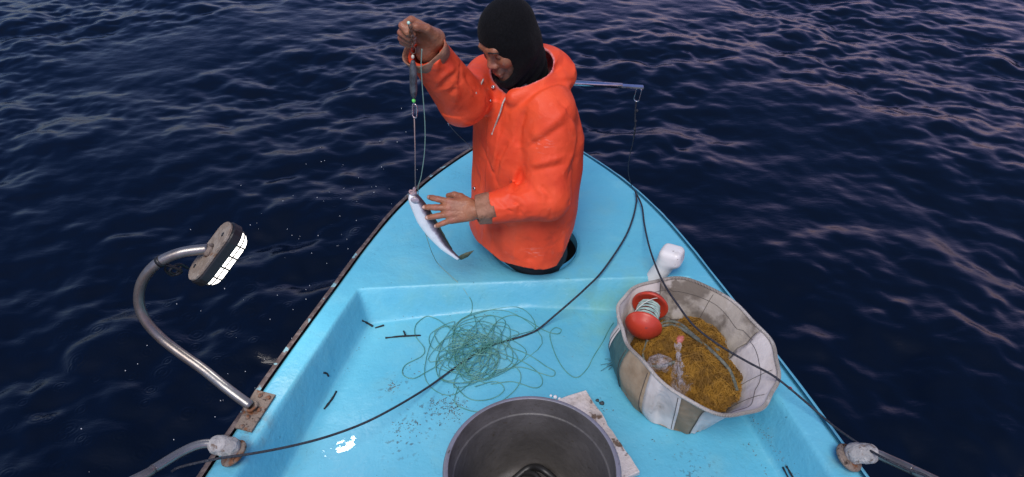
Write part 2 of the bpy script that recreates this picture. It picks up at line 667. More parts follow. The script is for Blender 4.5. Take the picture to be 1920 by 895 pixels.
def paint_mat(name='blue_paint', scratched=True):
    m, nt, b = new_mat(name)
    pos, xyz = world_xyz(nt)
    f1 = noise_fac(nt, 2.2, 4, 0.35, 0.65)
    c = mixc(nt, f1, (0.104, 0.425, 0.570), (0.126, 0.462, 0.605))
    c = mixc(nt, math_n(nt, 'MULTIPLY', noise_fac(nt, 11, 6, 0.5, 0.72), 0.35), c, (0.16, 0.50, 0.62))
    # algae and grime along the step under the foredeck, worn by feet on the right
    g = math_n(nt, 'MAXIMUM', blob(nt, pos, (0.36, 1.98, -0.05), 0.36), math_n(nt, 'MULTIPLY', blob(nt, pos, (-0.25, 1.99, -0.05), 0.45), 0.45))
    g = math_n(nt, 'MULTIPLY', g, noise_fac(nt, 9, 6, 0.3, 0.75))
    c = mixc(nt, math_n(nt, 'MULTIPLY', g, 0.75), c, (0.17, 0.40, 0.30))
    # fine grime specks
    for sc_, lo_, k in ((95, 0.70, 0.8), (38, 0.71, 0.7)):
        patch = noise_fac(nt, 3.0, 3, 0.45, 0.66)
        s = math_n(nt, 'MULTIPLY', noise_fac(nt, sc_, 3, lo_, lo_ + 0.05), patch)
        c = mixc(nt, math_n(nt, 'MULTIPLY', s, k), c, (0.03, 0.05, 0.055))
    for ctr, rad in (((-0.30, 1.47, -0.13), 0.13), ((-0.20, 1.49, -0.12), 0.10), ((-0.42, 1.60, -0.13), 0.10), ((-0.36, 1.38, -0.13), 0.12), ((0.60, 1.28, -0.14), 0.12)):
        s = math_n(nt, 'MULTIPLY', blob(nt, pos, ctr, rad), noise_fac(nt, 60, 5, 0.56, 0.64))
        c = mixc(nt, math_n(nt, 'MULTIPLY', s, 0.75), c, (0.06, 0.055, 0.05))
    # long dark scuff lines along the starboard bench edge
    # worn, yellowed paint, stains and hairline cracks
    c = mixc(nt, math_n(nt, 'MULTIPLY', noise_fac(nt, 5.5, 6, 0.52, 0.74), 0.30), c, (0.16, 0.40, 0.44))
    crk = node(nt, 'ShaderNodeTexVoronoi', feature='DISTANCE_TO_EDGE')
    crk.inputs['Scale'].default_value = 5.0
    wpn = node(nt, 'ShaderNodeTexNoise')
    wpn.inputs['Scale'].default_value = 4.0; wpn.inputs['Detail'].default_value = 6.0
    nt.links.new(pos, wpn.inputs['Vector'])
    wpa = node(nt, 'ShaderNodeVectorMath', operation='ADD')
    nt.links.new(pos, wpa.inputs[0]); nt.links.new(wpn.outputs['Color'], wpa.inputs[1])
    nt.links.new(wpa.outputs[0], crk.inputs['Vector'])
    ck = math_n(nt, 'MULTIPLY', math_n(nt, 'LESS_THAN', crk.outputs['Distance'], 0.008), noise_fac(nt, 2.6, 3, 0.54, 0.62))
    c = mixc(nt, math_n(nt, 'MULTIPLY', ck, 0.30), c, (0.06, 0.20, 0.27))
    for ctr, rad, k in (((-0.808, 1.327, 0.0), 0.09, 0.75), ((-0.844, 1.23, 0.0), 0.07, 0.6), ((1.017, 1.217, 0.0), 0.08, 0.6)):
        s = math_n(nt, 'MULTIPLY', blob(nt, pos, ctr, rad), noise_fac(nt, 24, 6, 0.42, 0.66))
        c = mixc(nt, math_n(nt, 'MULTIPLY', s, k), c, (0.17, 0.13, 0.09))
    # chalky scratches
    sc1 = noise_fac(nt, 30, 3, 0.66, 0.70, stretch=(1, 9, 1))
    c = mixc(nt, math_n(nt, 'MULTIPLY', sc1, 0.25), c, (0.30, 0.62, 0.72))
    nt.links.new(c, b.inputs['Base Color'])
    rg = node(nt, 'ShaderNodeMapRange')
    rg.inputs['To Min'].default_value = 0.36
    rg.inputs['To Max'].default_value = 0.60
    nt.links.new(noise_fac(nt, 4.5, 5, 0.3, 0.7), rg.inputs['Value'])
    nt.links.new(rg.outputs[0], b.inputs['Roughness'])
    pud = math_n(nt, 'ADD', blob(nt, pos, (-0.554, 1.38, -0.15), 0.062), math_n(nt, 'MULTIPLY', math_n(nt, 'SUBTRACT', noise_fac(nt, 38, 4, 0.2, 0.8), 0.5), 0.5))
    pud = math_n(nt, 'MULTIPLY', math_n(nt, 'GREATER_THAN', pud, 0.42), math_n(nt, 'SUBTRACT', 1.0, noise_fac(nt, 42, 3, 0.50, 0.53)))
    drops = math_n(nt, 'MULTIPLY', noise_fac(nt, 85, 2, 0.66, 0.70), blob(nt, pos, (-0.60, 1.60, -0.14), 0.55))
    wet = math_n(nt, 'MAXIMUM', pud, drops)
    nt.links.new(math_n(nt, 'MULTIPLY', wet, 0.8), b.inputs['Coat Weight'])
    b.inputs['Coat Roughness'].default_value = 0.04
    h = math_n(nt, 'ADD', math_n(nt, 'MULTIPLY', noise_fac(nt, 14, 4, 0.2, 0.8), 1.0), math_n(nt, 'MULTIPLY', noise_fac(nt, 75, 3, 0.3, 0.8), 0.22))
    bump(nt, b, h, 0.35, 0.006)
    return m
PAINT = paint_mat()
WOOD = simple('weathered_rail_wood', (0.075, 0.05, 0.045), 0.75, (0.15, 0.11, 0.10), 26, 0.45, 0.6, bmp=0.7, bscale=70, col3=(0.23, 0.42, 0.46), scale3=17, lo3=0.60, hi3=0.64)
BLACK_IN = simple('hold_shade_black', (0.012, 0.016, 0.018), 0.8)  # near-black colour stands in for the shade inside the hatch
RUST = simple('rusted_steel', (0.22, 0.17, 0.135), 0.65, (0.19, 0.075, 0.03), 22, 0.5, 0.62, metal=0.25, bmp=0.5, bscale=90, col3=(0.05, 0.03, 0.02), scale3=55)
STEEL = simple('dull_steel', (0.27, 0.26, 0.25), 0.36, (0.20, 0.17, 0.15), 9, 0.4, 0.65, metal=0.75, bmp=0.05, bscale=60, col3=(0.20, 0.10, 0.05), scale3=13, lo3=0.62, hi3=0.75)
BRIGHT = simple('polished_steel', (0.62, 0.63, 0.65), 0.18, (0.5, 0.5, 0.52), 20, metal=1.0)
ROPE = simple('black_rope', (0.012, 0.014, 0.022), 0.55, (0.03, 0.033, 0.045), 120, bmp=0.5, bscale=260)

boat = root('fishing_boat', 'light blue painted fishing boat bow with a hatch and a shallow well', 'boat', (XC, 1.5, WATER_Z))

def make_deck():
    ys = np.concatenate([np.arange(-2.2, 0.8, 0.05), np.arange(0.8, 1.86, 0.010), np.arange(1.86, 2.08, 0.0045), np.arange(2.08, 3.215, 0.0075)])
    us = np.linspace(-1, 1, 231)
    Y, U = np.meshgrid(ys, us, indexing='ij')
    X = XC + U * half(Y)
    Z = deck_z(X, Y)
    rr = np.hypot((X - HATCH[0]) / HATCH[2], (Y - HATCH[1]) / HATCH[3])
    # softly rolled lip round the hatch
    Z = Z - 0.012 * sstep(1.09, 1.0, rr)
    V = np.stack([X, Y, Z], -1).reshape(-1, 3)
    R = rr.reshape(-1)
    ny, nx = X.shape
    i = np.arange(ny * nx).reshape(ny, nx)
    Q = np.stack([i[:-1, :-1], i[:-1, 1:], i[1:, 1:], i[1:, :-1]], -1).reshape(-1, 4)
    keep = ~(R[Q] < 1).all(1)
    Q = Q[keep]
    ins = np.zeros(len(V), bool)
    ins[np.unique(Q)] = True
    ins &= R < 1
    c = np.array(HATCH[:2])
    V[ins, :2] = c + (V[ins, :2] - c) / R[ins, None]
    used = np.unique(Q)
    remap = np.full(len(V), -1); remap[used] = np.arange(len(used))
    make('deck', V[used], remap[Q], PAINT, boat)
    # hatch wall: painted lip, black below it with the shade put into the colour
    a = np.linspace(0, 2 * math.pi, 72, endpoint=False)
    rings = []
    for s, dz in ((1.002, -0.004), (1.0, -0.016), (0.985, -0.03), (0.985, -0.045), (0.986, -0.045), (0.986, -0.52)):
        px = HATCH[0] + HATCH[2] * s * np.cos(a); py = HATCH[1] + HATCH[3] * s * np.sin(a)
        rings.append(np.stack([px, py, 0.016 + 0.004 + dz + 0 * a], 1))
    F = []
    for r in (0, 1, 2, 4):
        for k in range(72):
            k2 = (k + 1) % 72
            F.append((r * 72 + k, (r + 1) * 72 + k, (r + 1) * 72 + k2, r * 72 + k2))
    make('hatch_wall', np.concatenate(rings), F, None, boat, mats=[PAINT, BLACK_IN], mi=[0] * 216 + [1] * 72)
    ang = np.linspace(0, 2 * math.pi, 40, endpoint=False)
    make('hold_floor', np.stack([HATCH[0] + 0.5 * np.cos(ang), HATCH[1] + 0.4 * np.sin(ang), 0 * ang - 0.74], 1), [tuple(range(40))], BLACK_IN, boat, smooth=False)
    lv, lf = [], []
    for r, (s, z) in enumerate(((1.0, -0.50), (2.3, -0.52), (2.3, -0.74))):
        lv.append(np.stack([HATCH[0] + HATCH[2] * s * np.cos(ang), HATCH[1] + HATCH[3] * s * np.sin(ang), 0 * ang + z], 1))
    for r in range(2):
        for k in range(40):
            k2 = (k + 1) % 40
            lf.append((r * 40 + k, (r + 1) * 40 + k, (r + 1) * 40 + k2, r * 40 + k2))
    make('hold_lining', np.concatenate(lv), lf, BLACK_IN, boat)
    # hull sides
    yy = np.concatenate([np.arange(-2.2, 2.4, 0.1), np.arange(2.4, 3.216, 0.03), [3.215]])
    for s, nm in ((-1, 'left'), (1, 'right')):
        rows = []
        for z, k, pull in ((-0.012, 1.0, 0.0), (-0.05, 1.004, 0.0), (-0.4, 0.93, 0.05), (-0.8, 0.80, 0.13), (-1.3, 0.5, 0.3)):
            y2 = np.where(yy > 0, yy * (1 - pull * 0.35 * np.clip(yy / 3.2, 0, 1)), yy)
            rows.append(np.stack([XC + s * half(yy) * k, y2, deck_z(XC + s * half(yy), yy) * (1 if z > -0.1 else 0) + z + 0.012 * (z > -0.1)], 1))
        n = len(yy)
        F = []
        for r in range(len(rows) - 1):
            for k in range(n - 1):
                q = (r * n + k, r * n + k + 1, (r + 1) * n + k + 1, (r + 1) * n + k)
                F.append(q if s < 0 else q[::-1])
        make('hull_side', np.concatenate(rows), F, PAINT, boat)
    # rubbing rails
    for s, mt in ((-1, WOOD), (1, PAINT)):
        yr = yy[yy > -2.1]
        hx = half(yr)
        dh = np.gradient(hx, yr)
        nrm = np.stack([np.full_like(dh, 1.0), -dh], 1); nrm /= np.linalg.norm(nrm, axis=1, keepdims=True)
        w = 0.022 if s < 0 else 0.012
        jit = np.interp(yr, np.linspace(-2.2, 3.3, 160), RNG.normal(0, 0.0012, 160))
        rows = []
        for o, dz in ((0.0, 0.004), (w * 0.8, 0.002), (w, -0.006), (w, -0.045), (0.0, -0.05)):
            px = XC + s * (hx + (o + jit * (o > 0)) * nrm[:, 0])
            py = yr + (o) * nrm[:, 1]
            rows.append(np.stack([px, py, deck_z(XC + s * hx, yr) + 0.012 + dz], 1))
        n = len(yr); F = []
        for r in range(4):
            for k in range(n - 1):
                q = (r * n + k, (r + 1) * n + k, (r + 1) * n + k + 1, r * n + k + 1)
                F.append(q if s < 0 else q[::-1])
        o = make('rub_rail', np.concatenate(rows), F, mt, boat)
        if s < 0:
            o['label'] = 'worn brown wooden rubbing rail with flaking paint'
make_deck()

def ground(x, y):
    return float(deck_z(np.array(x), np.array(y)))

def rbox(c, hs, r, R=None):
    c = np.array(c, float); hs = np.array(hs, float) - r
    R = np.eye(3) if R is None else np.array(R, float)
    def f(P):
        q = np.abs((P - c) @ R.T) - hs
        return np.linalg.norm(np.maximum(q, 0), axis=-1) + np.minimum(q.max(-1), 0) - r
    return f

# white mooring bitt, a rounded block on a flared neck moulded to the deck
_u = np.array([0.86, -0.5, 0.08]); _u /= np.linalg.norm(_u)
_w = np.cross([0.1, -0.12, 1.0], _u); _w /= np.linalg.norm(_w)
_n = np.cross(_u, _w)
v, q = sdf_mesh([(rbox((0.625, 2.062, 0.105), (0.043, 0.040, 0.034), 0.021, [_u, _w, _n]), 0),
                 (capsule((0.618, 2.062, 0.085), (0.574, 2.064, -0.01), 0.037, 0.035), 0.03),
                 ], (0.46, 1.96, -0.04), (0.72, 2.16, 0.18), 0.004)
WHITE_GEL = simple('white_gelcoat', (0.74, 0.72, 0.70), 0.32, (0.62, 0.58, 0.55), 18, 0.5, 0.75, col3=(0.2, 0.17, 0.15), scale3=60, lo3=0.68, hi3=0.74)
make('mooring_bitt', v, q, WHITE_GEL, boat)

# ------------------------------------------------------------------ lamp on its bent arm
lamp = root('deck_lamp', 'lit oval bulkhead lamp on a bent steel tube over the left rail', 'lamp', (-0.847, 1.408, 0.01))
arm = [(-0.842, 1.401, 0.02), (-0.922, 1.44, 0.062), (-1.007, 1.49, 0.097), (-1.086, 1.525, 0.14), (-1.143, 1.55, 0.184), (-1.181, 1.57, 0.246), (-1.186, 1.59, 0.311), (-1.159, 1.61, 0.377), (-1.102, 1.63, 0.431), (-1.031, 1.65, 0.455), (-0.955, 1.67, 0.454)]
geo('arm', Geo().tube(spline(arm, 6), 0.0165, 14), STEEL, lamp)
LN = np.array([0.60, 0.235, -0.755]); LN /= np.linalg.norm(LN)
LE = np.array([0.60, 0.493, 0.63]); LE -= LN * (LE @ LN); LE /= np.linalg.norm(LE)
LW = np.cross(LN, LE)
LC = np.array((-0.952, 1.67, 0.447))
geo('mount_plate', Geo().add(*slab(stadium(0.062, 0.047), LN, 0.010, LC - LN * 0.002, LE, LW, 0.002)),
    simple('corroded_plate', (0.26, 0.20, 0.15), 0.75, (0.34, 0.28, 0.22), 30, 0.4, 0.6, metal=0.2, bmp=0.5, bscale=80, col3=(0.20, 0.085, 0.03), scale3=16, lo3=0.6, hi3=0.72), lamp, smooth=False)
BLK = simple('black_plastic', (0.012, 0.012, 0.013), 0.45)
body = geo('lamp_housing', Geo().add(*slab(stadium(0.064, 0.050), LN, 0.034, LC + LN * 0.0085, LE, LW, 0.004)), BLK, lamp, smooth=False)
lm, lnt, lb = new_mat('lit_lens')
lb.inputs['Base Color'].default_value = (0.85, 0.85, 0.82, 1)
lb.inputs['Emission Color'].default_value = (1.0, 0.95, 0.86, 1)
lb.inputs['Emission Strength'].default_value = 3.2
geo('lens', Geo().add(*slab(stadium(0.058, 0.039), LN, 0.032, LC + LN * 0.042, LE, LW, 0.010)), lm, lamp)
ld = bpy.data.lights.new('deck_lamp_light', 'AREA')
ld.shape = 'RECTANGLE'; ld.size = 0.16; ld.size_y = 0.07
ld.energy = 1.15
ld.color = (1.0, 0.95, 0.87)
lo_ = bpy.data.objects.new('deck_lamp_light', ld)
COL.objects.link(lo_)
lo_.parent = lamp
lo_.location = Vector(LC + LN * 0.085) - lamp.location
_m = Vector(-LN).to_track_quat('Z', 'Y').to_matrix()
from mathutils import Matrix
lo_.rotation_euler = Matrix((Vector(LE), Vector(np.cross(-LN, LE)), Vector(-LN))).transposed().to_euler()
g = Geo()
for s in (-0.058, -0.018, 0.024, 0.064):
    hw = 0.043 if abs(s) < 0.05 else 0.040
    pts = [LC + LN * 0.038 + LE * s + LW * hw, LC + LN * 0.076 + LE * s + LW * (hw - 0.004), LC + LN * 0.082 + LE * s, LC + LN * 0.076 + LE * s - LW * (hw - 0.004), LC + LN * 0.038 + LE * s - LW * hw]
    g.tube(pts, 0.0030, 6)
g.add(*tube([LC + LN * 0.056 + LE * x + LW * y for x, y in stadium(0.060, 0.042)], 0.0022, 6, False, True))
geo('lens_guard', g, BLK, lamp)
for x, y in ((0.068, 0.012), (-0.07, -0.016)):
    geo('screw', Geo().add(*lathe([(0, -0.003), (0.007, -0.002), (0.007, 0.004)], LC + LE * x + LW * y - LN * 0.001, LN, 10)), BLK, lamp)
geo('weld_collar', Geo().add(*lathe([(0.016, -0.014), (0.020, -0.008), (0.026, 0.0)], LC - LN * 0.001, LN, 16)), RUST, lamp)
bp = [(-0.853, 1.479, 0.012), (-0.78, 1.457, 0.012), (-0.816, 1.312, 0.012), (-0.872, 1.328, 0.012)]
cen = np.mean(np.array(bp), 0)
bu = [(np.array(p) - cen)[:2] for p in bp]
bu = bu[::-1]
brk = geo('bracket_plate', Geo().add(*slab(bu, (0, 0, 1), 0.008, (cen[0], cen[1], ground(cen[0], cen[1]) + 0.001), (1, 0, 0), (0, 1, 0), 0.001)), RUST, lamp, smooth=False)
for p in ((-0.828, 1.452, 0.02), (-0.799, 1.444, 0.02), (-0.843, 1.365, 0.02), (-0.811, 1.355, 0.02), (-0.816, 1.394, 0.02), (-0.851, 1.33, 0.02)):
    b_ = geo('bolt', Geo().add(*lathe([(0.0085, -0.002), (0.0085, 0.003), (0.005, 0.006), (0, 0.006)], (p[0], p[1], ground(cen[0], cen[1]) + 0.009), (0, 0, 1), 8)), RUST, brk)
geo('weld_bead', Geo().add(*tube([np.array(arm[0]) + 0.018 * (np.array([1, 0, 0]) * math.cos(t) + np.array([0, 1, 0]) * math.sin(t)) + np.array([0, 0, 0.0]) for t in np.linspace(0, 6.28, 14)[:-1]], 0.006, 6, False, True)), RUST, lamp)
tp = spline(arm, 6)
geo('tape_band', Geo().tube([tp[48], tp[49]], 0.0185, 12), BLK, lamp)
g = Geo()
g.tube(spline([tp[49] + [0.0, 0, -0.015], (-1.072, 1.64, 0.407), (-1.053, 1.65, 0.38), (-1.075, 1.65, 0.365), (-1.084, 1.64, 0.389), (-1.06, 1.66, 0.399), (-1.054, 1.69, 0.357)], 6), 0.005, 6)
g.tube(spline([(-1.076, 1.64, 0.424), (-1.096, 1.64, 0.394), (-1.085, 1.65, 0.36), (-1.054, 1.66, 0.39)], 6), 0.004, 6)
geo('cable', g, BLK, lamp)

# ------------------------------------------------------------------ side rails
CAST = simple('cast_socket', (0.30, 0.29, 0.28), 0.8, (0.42, 0.40, 0.38), 30, 0.4, 0.6, bmp=0.8, bscale=60, col3=(0.16, 0.11, 0.08), scale3=45)
def side_rail(pts, fl, label, r):
    t = root('hand_rail', label, 'hand rail', fl)
    P = spline(pts, 7)
    geo('rail_tube', Geo().tube(P, r, 12), STEEL, t)
    d = np.array(pts[1]) - np.array(pts[0]); d /= np.linalg.norm(d)
    a = np.array(pts[0])
    v, q = sdf_mesh([(capsule(a - d * 0.006, a + d * 0.03, 0.031, 0.029), 0)], a - 0.09, a + 0.09, 0.004,
                    post=lambda P_, D: D - 0.0022 * np.sin(P_[..., 0] * 190) * np.sin(P_[..., 1] * 160 + 1) * np.sin(P_[..., 2] * 170))
    geo_o = make('socket', v, q, CAST, t)
    fn = d * 0.55 + np.array([0, 0, 0.85]); fn /= np.linalg.norm(fn)
    fb = np.array(fl)
    fl_o = geo('flange', Geo().add(*lathe([(0.043, -0.006), (0.045, 0.0), (0.041, 0.006), (0.0, 0.007)], fb, fn, 22)), RUST, t)
    u, w, a_ = frame(fn)
    for k in range(3):
        an = 0.6 + k * 2.09
        geo('bolt', Geo().add(*lathe([(0.006, 0.0), (0.006, 0.004), (0, 0.005)], fb + (u * math.cos(an) + w * math.sin(an)) * 0.034 + fn * 0.006, fn, 8)), RUST, fl_o)
side_rail([(-0.852, 1.23, 0.045), (-0.901, 1.231, 0.06), (-0.936, 1.217, 0.07), (-0.972, 1.182, 0.08), (-1.01, 1.121, 0.1), (-1.053, 1.063, 0.12), (-1.40, 0.75, 0.19), (-1.48, 0.1, 0.24), (-1.48, -0.8, 0.25)], (-0.84, 1.224, 0.022),
          'grey steel handrail in a rough socket beside the lamp bracket', 0.0135)
side_rail([(1.029, 1.208, 0.045), (1.07, 1.196, 0.06), (1.099, 1.169, 0.07), (1.135, 1.123, 0.09), (1.183, 1.066, 0.11), (1.52, 0.75, 0.18), (1.60, 0.1, 0.23), (1.60, -0.8, 0.24)], (1.011, 1.209, 0.022),
          'grey steel handrail in a rough socket at the right edge, beside the black cord', 0.0145)

# ------------------------------------------------------------------ bow pole
pole = root('bow_pole', 'polished steel pole sticking out behind the fisherman over the bow', 'pole', (0.07, 2.62, 0.02))
p0, p1 = np.array((0.197, 2.6, 0.583)), np.array((0.483, 2.6, 0.564))
d = (p1 - p0) / np.linalg.norm(p1 - p0)
pl = [(-0.02, 2.6, 0.586)] + [p0, p1]
geo('pole_tube', Geo().tube([p0 - d * 0.26, p0, p1 - d * 0.03], 0.0115, 12), BRIGHT, pole)
tip = np.array((0.541, 2.6, 0.559))
u, w, a = frame(d)
geo('flattened_tip', Geo().add(*slab([(-0.012, -0.0035), (0.012, -0.0035), (0.012, 0.0035), (-0.012, 0.0035)], d, float(np.linalg.norm(tip - p1)) + 0.034, p1 - d * 0.034, u, w, 0.0008)), BRIGHT, pole, smooth=False)
geo('stanchion', Geo().tube([(0.07, 2.62, 0.02), (0.07, 2.61, 0.60)], 0.014, 12), BRIGHT, pole)
geo('foot_plate', Geo().add(*lathe([(0.05, 0.0), (0.05, 0.008), (0.02, 0.01), (0, 0.01)], (0.07, 2.62, 0.034), (0, 0, 1), 20)), BRIGHT, pole)

# ------------------------------------------------------------------ black ropes
def rope_thing(name, pts, r, label, cat, per=8, sides=7):
    P = spline(pts, per)
    for p in P:
        if abs(p[0] - XC) < half(p[1]) - 0.005:
            p[2] = max(p[2], ground(p[0], p[1]) + r * 0.9)
    o = make(name, *tube(P, r, sides), ROPE, None, tuple(P[0]))
    return tag(o, label, cat)
hang = root('hanging_line', 'dark line hanging from the pole tip down to the right gunwale', 'line', (0.523, 2.6, 0.482))
sh = np.array((0.522, 2.6, 0.526))
geo('shackle', Geo().add(*link_ring(sh, (0.3, 1, 0), (0.1, 0.0, 1), 0.020, 0.011, 0.0028)), BRIGHT, hang)
geo('leader', Geo().tube(spline([(0.519, 2.6, 0.497), (0.521, 2.6, 0.435), (0.528, 2.6, 0.376), (0.528, 2.61, 0.287), (0.524, 2.62, 0.221), (0.529, 2.64, 0.13), (0.552, 2.655, 0.048), (0.575, 2.655, -0.003)], 6),
    np.interp(np.linspace(0, 1, 43), [0, 0.2, 0.34, 0.4, 1], [0.004, 0.0035, 0.0042, 0.002, 0.0016]), 6), ROPE, hang)
for vv in (208, 228, 243):
    geo('knot', Geo().add(*lathe([(0, -0.009), (0.006, -0.003), (0.006, 0.003), (0, 0.009)], (0.5265, 2.6, {208: 0.452, 228: 0.403, 243: 0.366}[vv]), (0, 0, 1), 8)), ROPE, hang)
rope_thing('black_rope', [(0.566, 2.593, 0.045), (0.559, 2.518, 0.038), (0.522, 2.388, 0.03), (0.466, 2.252, 0.028), (0.361, 2.064, 0.024), (0.284, 1.96, 0.024), (0.234, 1.912, 0.01), (0.165, 1.892, -0.055), (0.102, 1.85, -0.085), (0.041, 1.817, -0.098), (-0.03, 1.794, -0.1),
    (-0.09, 1.772, -0.102), (-0.148, 1.728, -0.104), (-0.214, 1.668, -0.106), (-0.3, 1.566, -0.09), (-0.392, 1.451, -0.05), (-0.483, 1.37, -0.03), (-0.582, 1.297, 0.0), (-0.678, 1.241, 0.03), (-0.773, 1.199, 0.055), (-0.845, 1.183, 0.06), (-0.92, 1.169, 0.055), (-0.971, 1.156, 0.05), (-0.992, 1.15, 0.04)], 0.0040,
    'thick black rope running across the blue deck over the green tangle', 'rope')
rope_thing('black_rope', [(0.563, 2.602, 0.045), (0.579, 2.495, 0.04), (0.573, 2.369, 0.03), (0.553, 2.151, 0.08), (0.55, 1.968, 0.115), (0.565, 1.868, 0.115), (0.586, 1.778, 0.12), (0.624, 1.666, 0.12), (0.687, 1.584, 0.115), (0.767, 1.511, 0.11), (0.832, 1.461, 0.105), (0.884, 1.429, 0.08),
    (0.946, 1.377, 0.05), (0.998, 1.315, 0.035), (1.037, 1.231, 0.06), (1.063, 1.156, 0.1), (1.105, 1.108, 0.115), (1.166, 1.049, 0.13), (1.36, 0.75, 0.16)], 0.0038,
    'thin black cord draped over the canvas basket to the right rail', 'cord')

# ------------------------------------------------------------------ grey tub
tub = root('grey_tub', 'big round grey plastic tub at the bottom of the picture', 'tub', (0.053, 1.06, -0.11))
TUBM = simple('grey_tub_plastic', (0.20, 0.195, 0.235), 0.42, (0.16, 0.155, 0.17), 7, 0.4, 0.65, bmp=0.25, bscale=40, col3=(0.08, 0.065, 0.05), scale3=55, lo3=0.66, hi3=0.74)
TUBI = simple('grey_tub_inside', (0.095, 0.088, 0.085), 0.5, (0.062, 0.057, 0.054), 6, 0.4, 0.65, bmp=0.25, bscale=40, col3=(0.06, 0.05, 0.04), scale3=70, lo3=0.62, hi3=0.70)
c0 = (0.053, 1.06, 0.0)
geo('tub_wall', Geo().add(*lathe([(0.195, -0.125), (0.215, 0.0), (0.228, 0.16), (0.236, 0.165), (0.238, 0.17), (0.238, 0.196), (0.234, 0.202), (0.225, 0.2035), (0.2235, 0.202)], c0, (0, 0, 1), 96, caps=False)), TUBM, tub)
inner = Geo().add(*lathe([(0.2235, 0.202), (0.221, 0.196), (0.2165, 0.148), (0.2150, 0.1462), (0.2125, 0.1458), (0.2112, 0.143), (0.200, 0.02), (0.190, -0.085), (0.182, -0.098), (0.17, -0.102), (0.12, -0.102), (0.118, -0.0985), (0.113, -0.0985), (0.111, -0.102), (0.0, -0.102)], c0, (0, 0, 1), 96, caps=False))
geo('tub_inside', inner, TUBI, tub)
hose = Geo().tube(spline([(0.00, 1.20, -0.09), (0.055, 1.235, -0.07), (0.10, 1.21, -0.05), (0.15, 1.17, -0.085), (0.13, 1.10, -0.085), (0.05, 1.05, -0.085), (-0.03, 1.10, -0.085)], 7), 0.011, 8)
hose.tube(spline([(0.03, 1.225, -0.085), (0.075, 1.20, -0.06), (0.09, 1.14, -0.08), (0.02, 1.12, -0.085)], 6), 0.010, 8)
ho = geo('rubber_hose', hose, BLK, None, (0.05, 1.15, -0.1))
tag(ho, 'black rubber hose lying in the bottom of the grey tub', 'hose')

# ------------------------------------------------------------------ weathered white board and crumbs beside the tub
BOARD = simple('weathered_board', (0.62, 0.55, 0.51), 0.7, (0.50, 0.43, 0.38), 14, 0.4, 0.6, bmp=0.6, bscale=50, col3=(0.13, 0.085, 0.055), scale3=24, lo3=0.57, hi3=0.66)
B0, B1 = np.array((0.257, 1.554, -0.09)), np.array((0.398, 1.232, -0.09))
bd = B1 - B0; bl = np.linalg.norm(bd); bd /= bl
bn = np.array([-bd[1], bd[0], 0])
out = []
for t in np.linspace(0, 1, 14):
    out.append((t * bl, RNG.normal(0, 0.0013)))
out2 = [(x, y) for x, y in out] + [(bl + 0.001, -0.045), (bl - 0.002, -0.095), (bl, -0.14)] + [(t * bl, -0.145 + RNG.normal(0, 0.001)) for t in np.linspace(0.95, 0.0, 10)] + [(-0.004, -0.07)]
zb = max(ground(*(B0 - bn * 0.1)[:2]), ground(*(B1 - bn * 0.1)[:2]), ground(*B0[:2]), ground(*B1[:2])) + 0.002
bo = geo('wooden_board', Geo().add(*slab(out2, (0, 0, 1), 0.022, (B0[0], B0[1], zb), bd, bn, 0.003)), BOARD, None, (B0[0], B0[1], zb), smooth=False)
tag(bo, 'weathered white board lying on the deck beside the grey tub', 'board')
FOAM = simple('white_foam_bead', (0.78, 0.76, 0.76), 0.6)
for u_, w_, rr_ in (((0.151, 1.535), 'second white foam bead from the left behind the tub rim', 0.0075), ((0.166, 1.528), 'third white foam bead from the left behind the tub rim', 0.0065), ((0.184, 1.518), 'largest white foam bead, closest to the white board', 0.008), ((0.136, 1.541), 'smallest white foam bead, leftmost behind the tub rim', 0.005)):
    x, y = u_
    z = ground(x, y) + rr_ * 0.8
    v, q = lathe([(0, -rr_)] + [(rr_ * math.cos(t), rr_ * math.sin(t)) for t in np.linspace(-1.2, 1.2, 6)] + [(0, rr_)], (x, y, z), (0, 0, 1), 10)
    b_ = make('foam_bead', v, q, FOAM, None, (x, y, z))
    tag(b_, w_, 'bead', 'white foam beads behind the tub')
PEB = simple('dark_pebble', (0.035, 0.045, 0.055), 0.6)
for p, lab in (((0.313, 1.522, -0.12), 'dark pebble on the blue deck close beside the white board edge'), ((0.299, 1.534, -0.12), 'tiny dark chip touching the white board corner')):
    r_ = 0.008 if 'pebble' in lab else 0.006
    z = ground(p[0], p[1]) + r_ * 0.6
    v, q = sdf_mesh([(ellipsoid((p[0], p[1], z), (r_ * 1.2, r_, r_ * 0.8)), 0)], (p[0] - .02, p[1] - .02, z - .02), (p[0] + .02, p[1] + .02, z + .02), 0.003,
                    post=lambda P_, D: D + 0.0015 * np.sin(P_[..., 0] * 400) * np.sin(P_[..., 1] * 500 + 1))
    tag(make('pebble', v, q, PEB, None, (p[0], p[1], z)), lab, 'pebble')

# ------------------------------------------------------------------ canvas basket
basket = root('canvas_basket', 'round patchwork canvas basket of white and brown panels holding net', 'basket', (0.63, 1.63, -0.15))
rim = spline([(0.38, 1.759, 0.08), (0.404, 1.843, 0.08), (0.505, 1.937, 0.08), (0.661, 1.962, 0.08), (0.802, 1.849, 0.08), (0.876, 1.685, 0.08), (0.889, 1.552, 0.08), (0.849, 1.438, 0.08), (0.778, 1.345, 0.08), (0.682, 1.305, 0.08),
              (0.55, 1.364, 0.08), (0.442, 1.505, 0.08), (0.39, 1.629, 0.08)], 14, True)
NR = len(rim)
for _ in range(140):
    rim = 0.25 * np.roll(rim, 1, 0) + 0.5 * rim + 0.25 * np.roll(rim, -1, 0)
rim[:, :2] = rim[:, :2].mean(0) + (rim[:, :2] - rim[:, :2].mean(0)) * 1.03
rim[:, 2] += 0.004 * np.sin(np.linspace(0, 6.283, NR) * 5)
bc = np.array([0.605, 1.655])
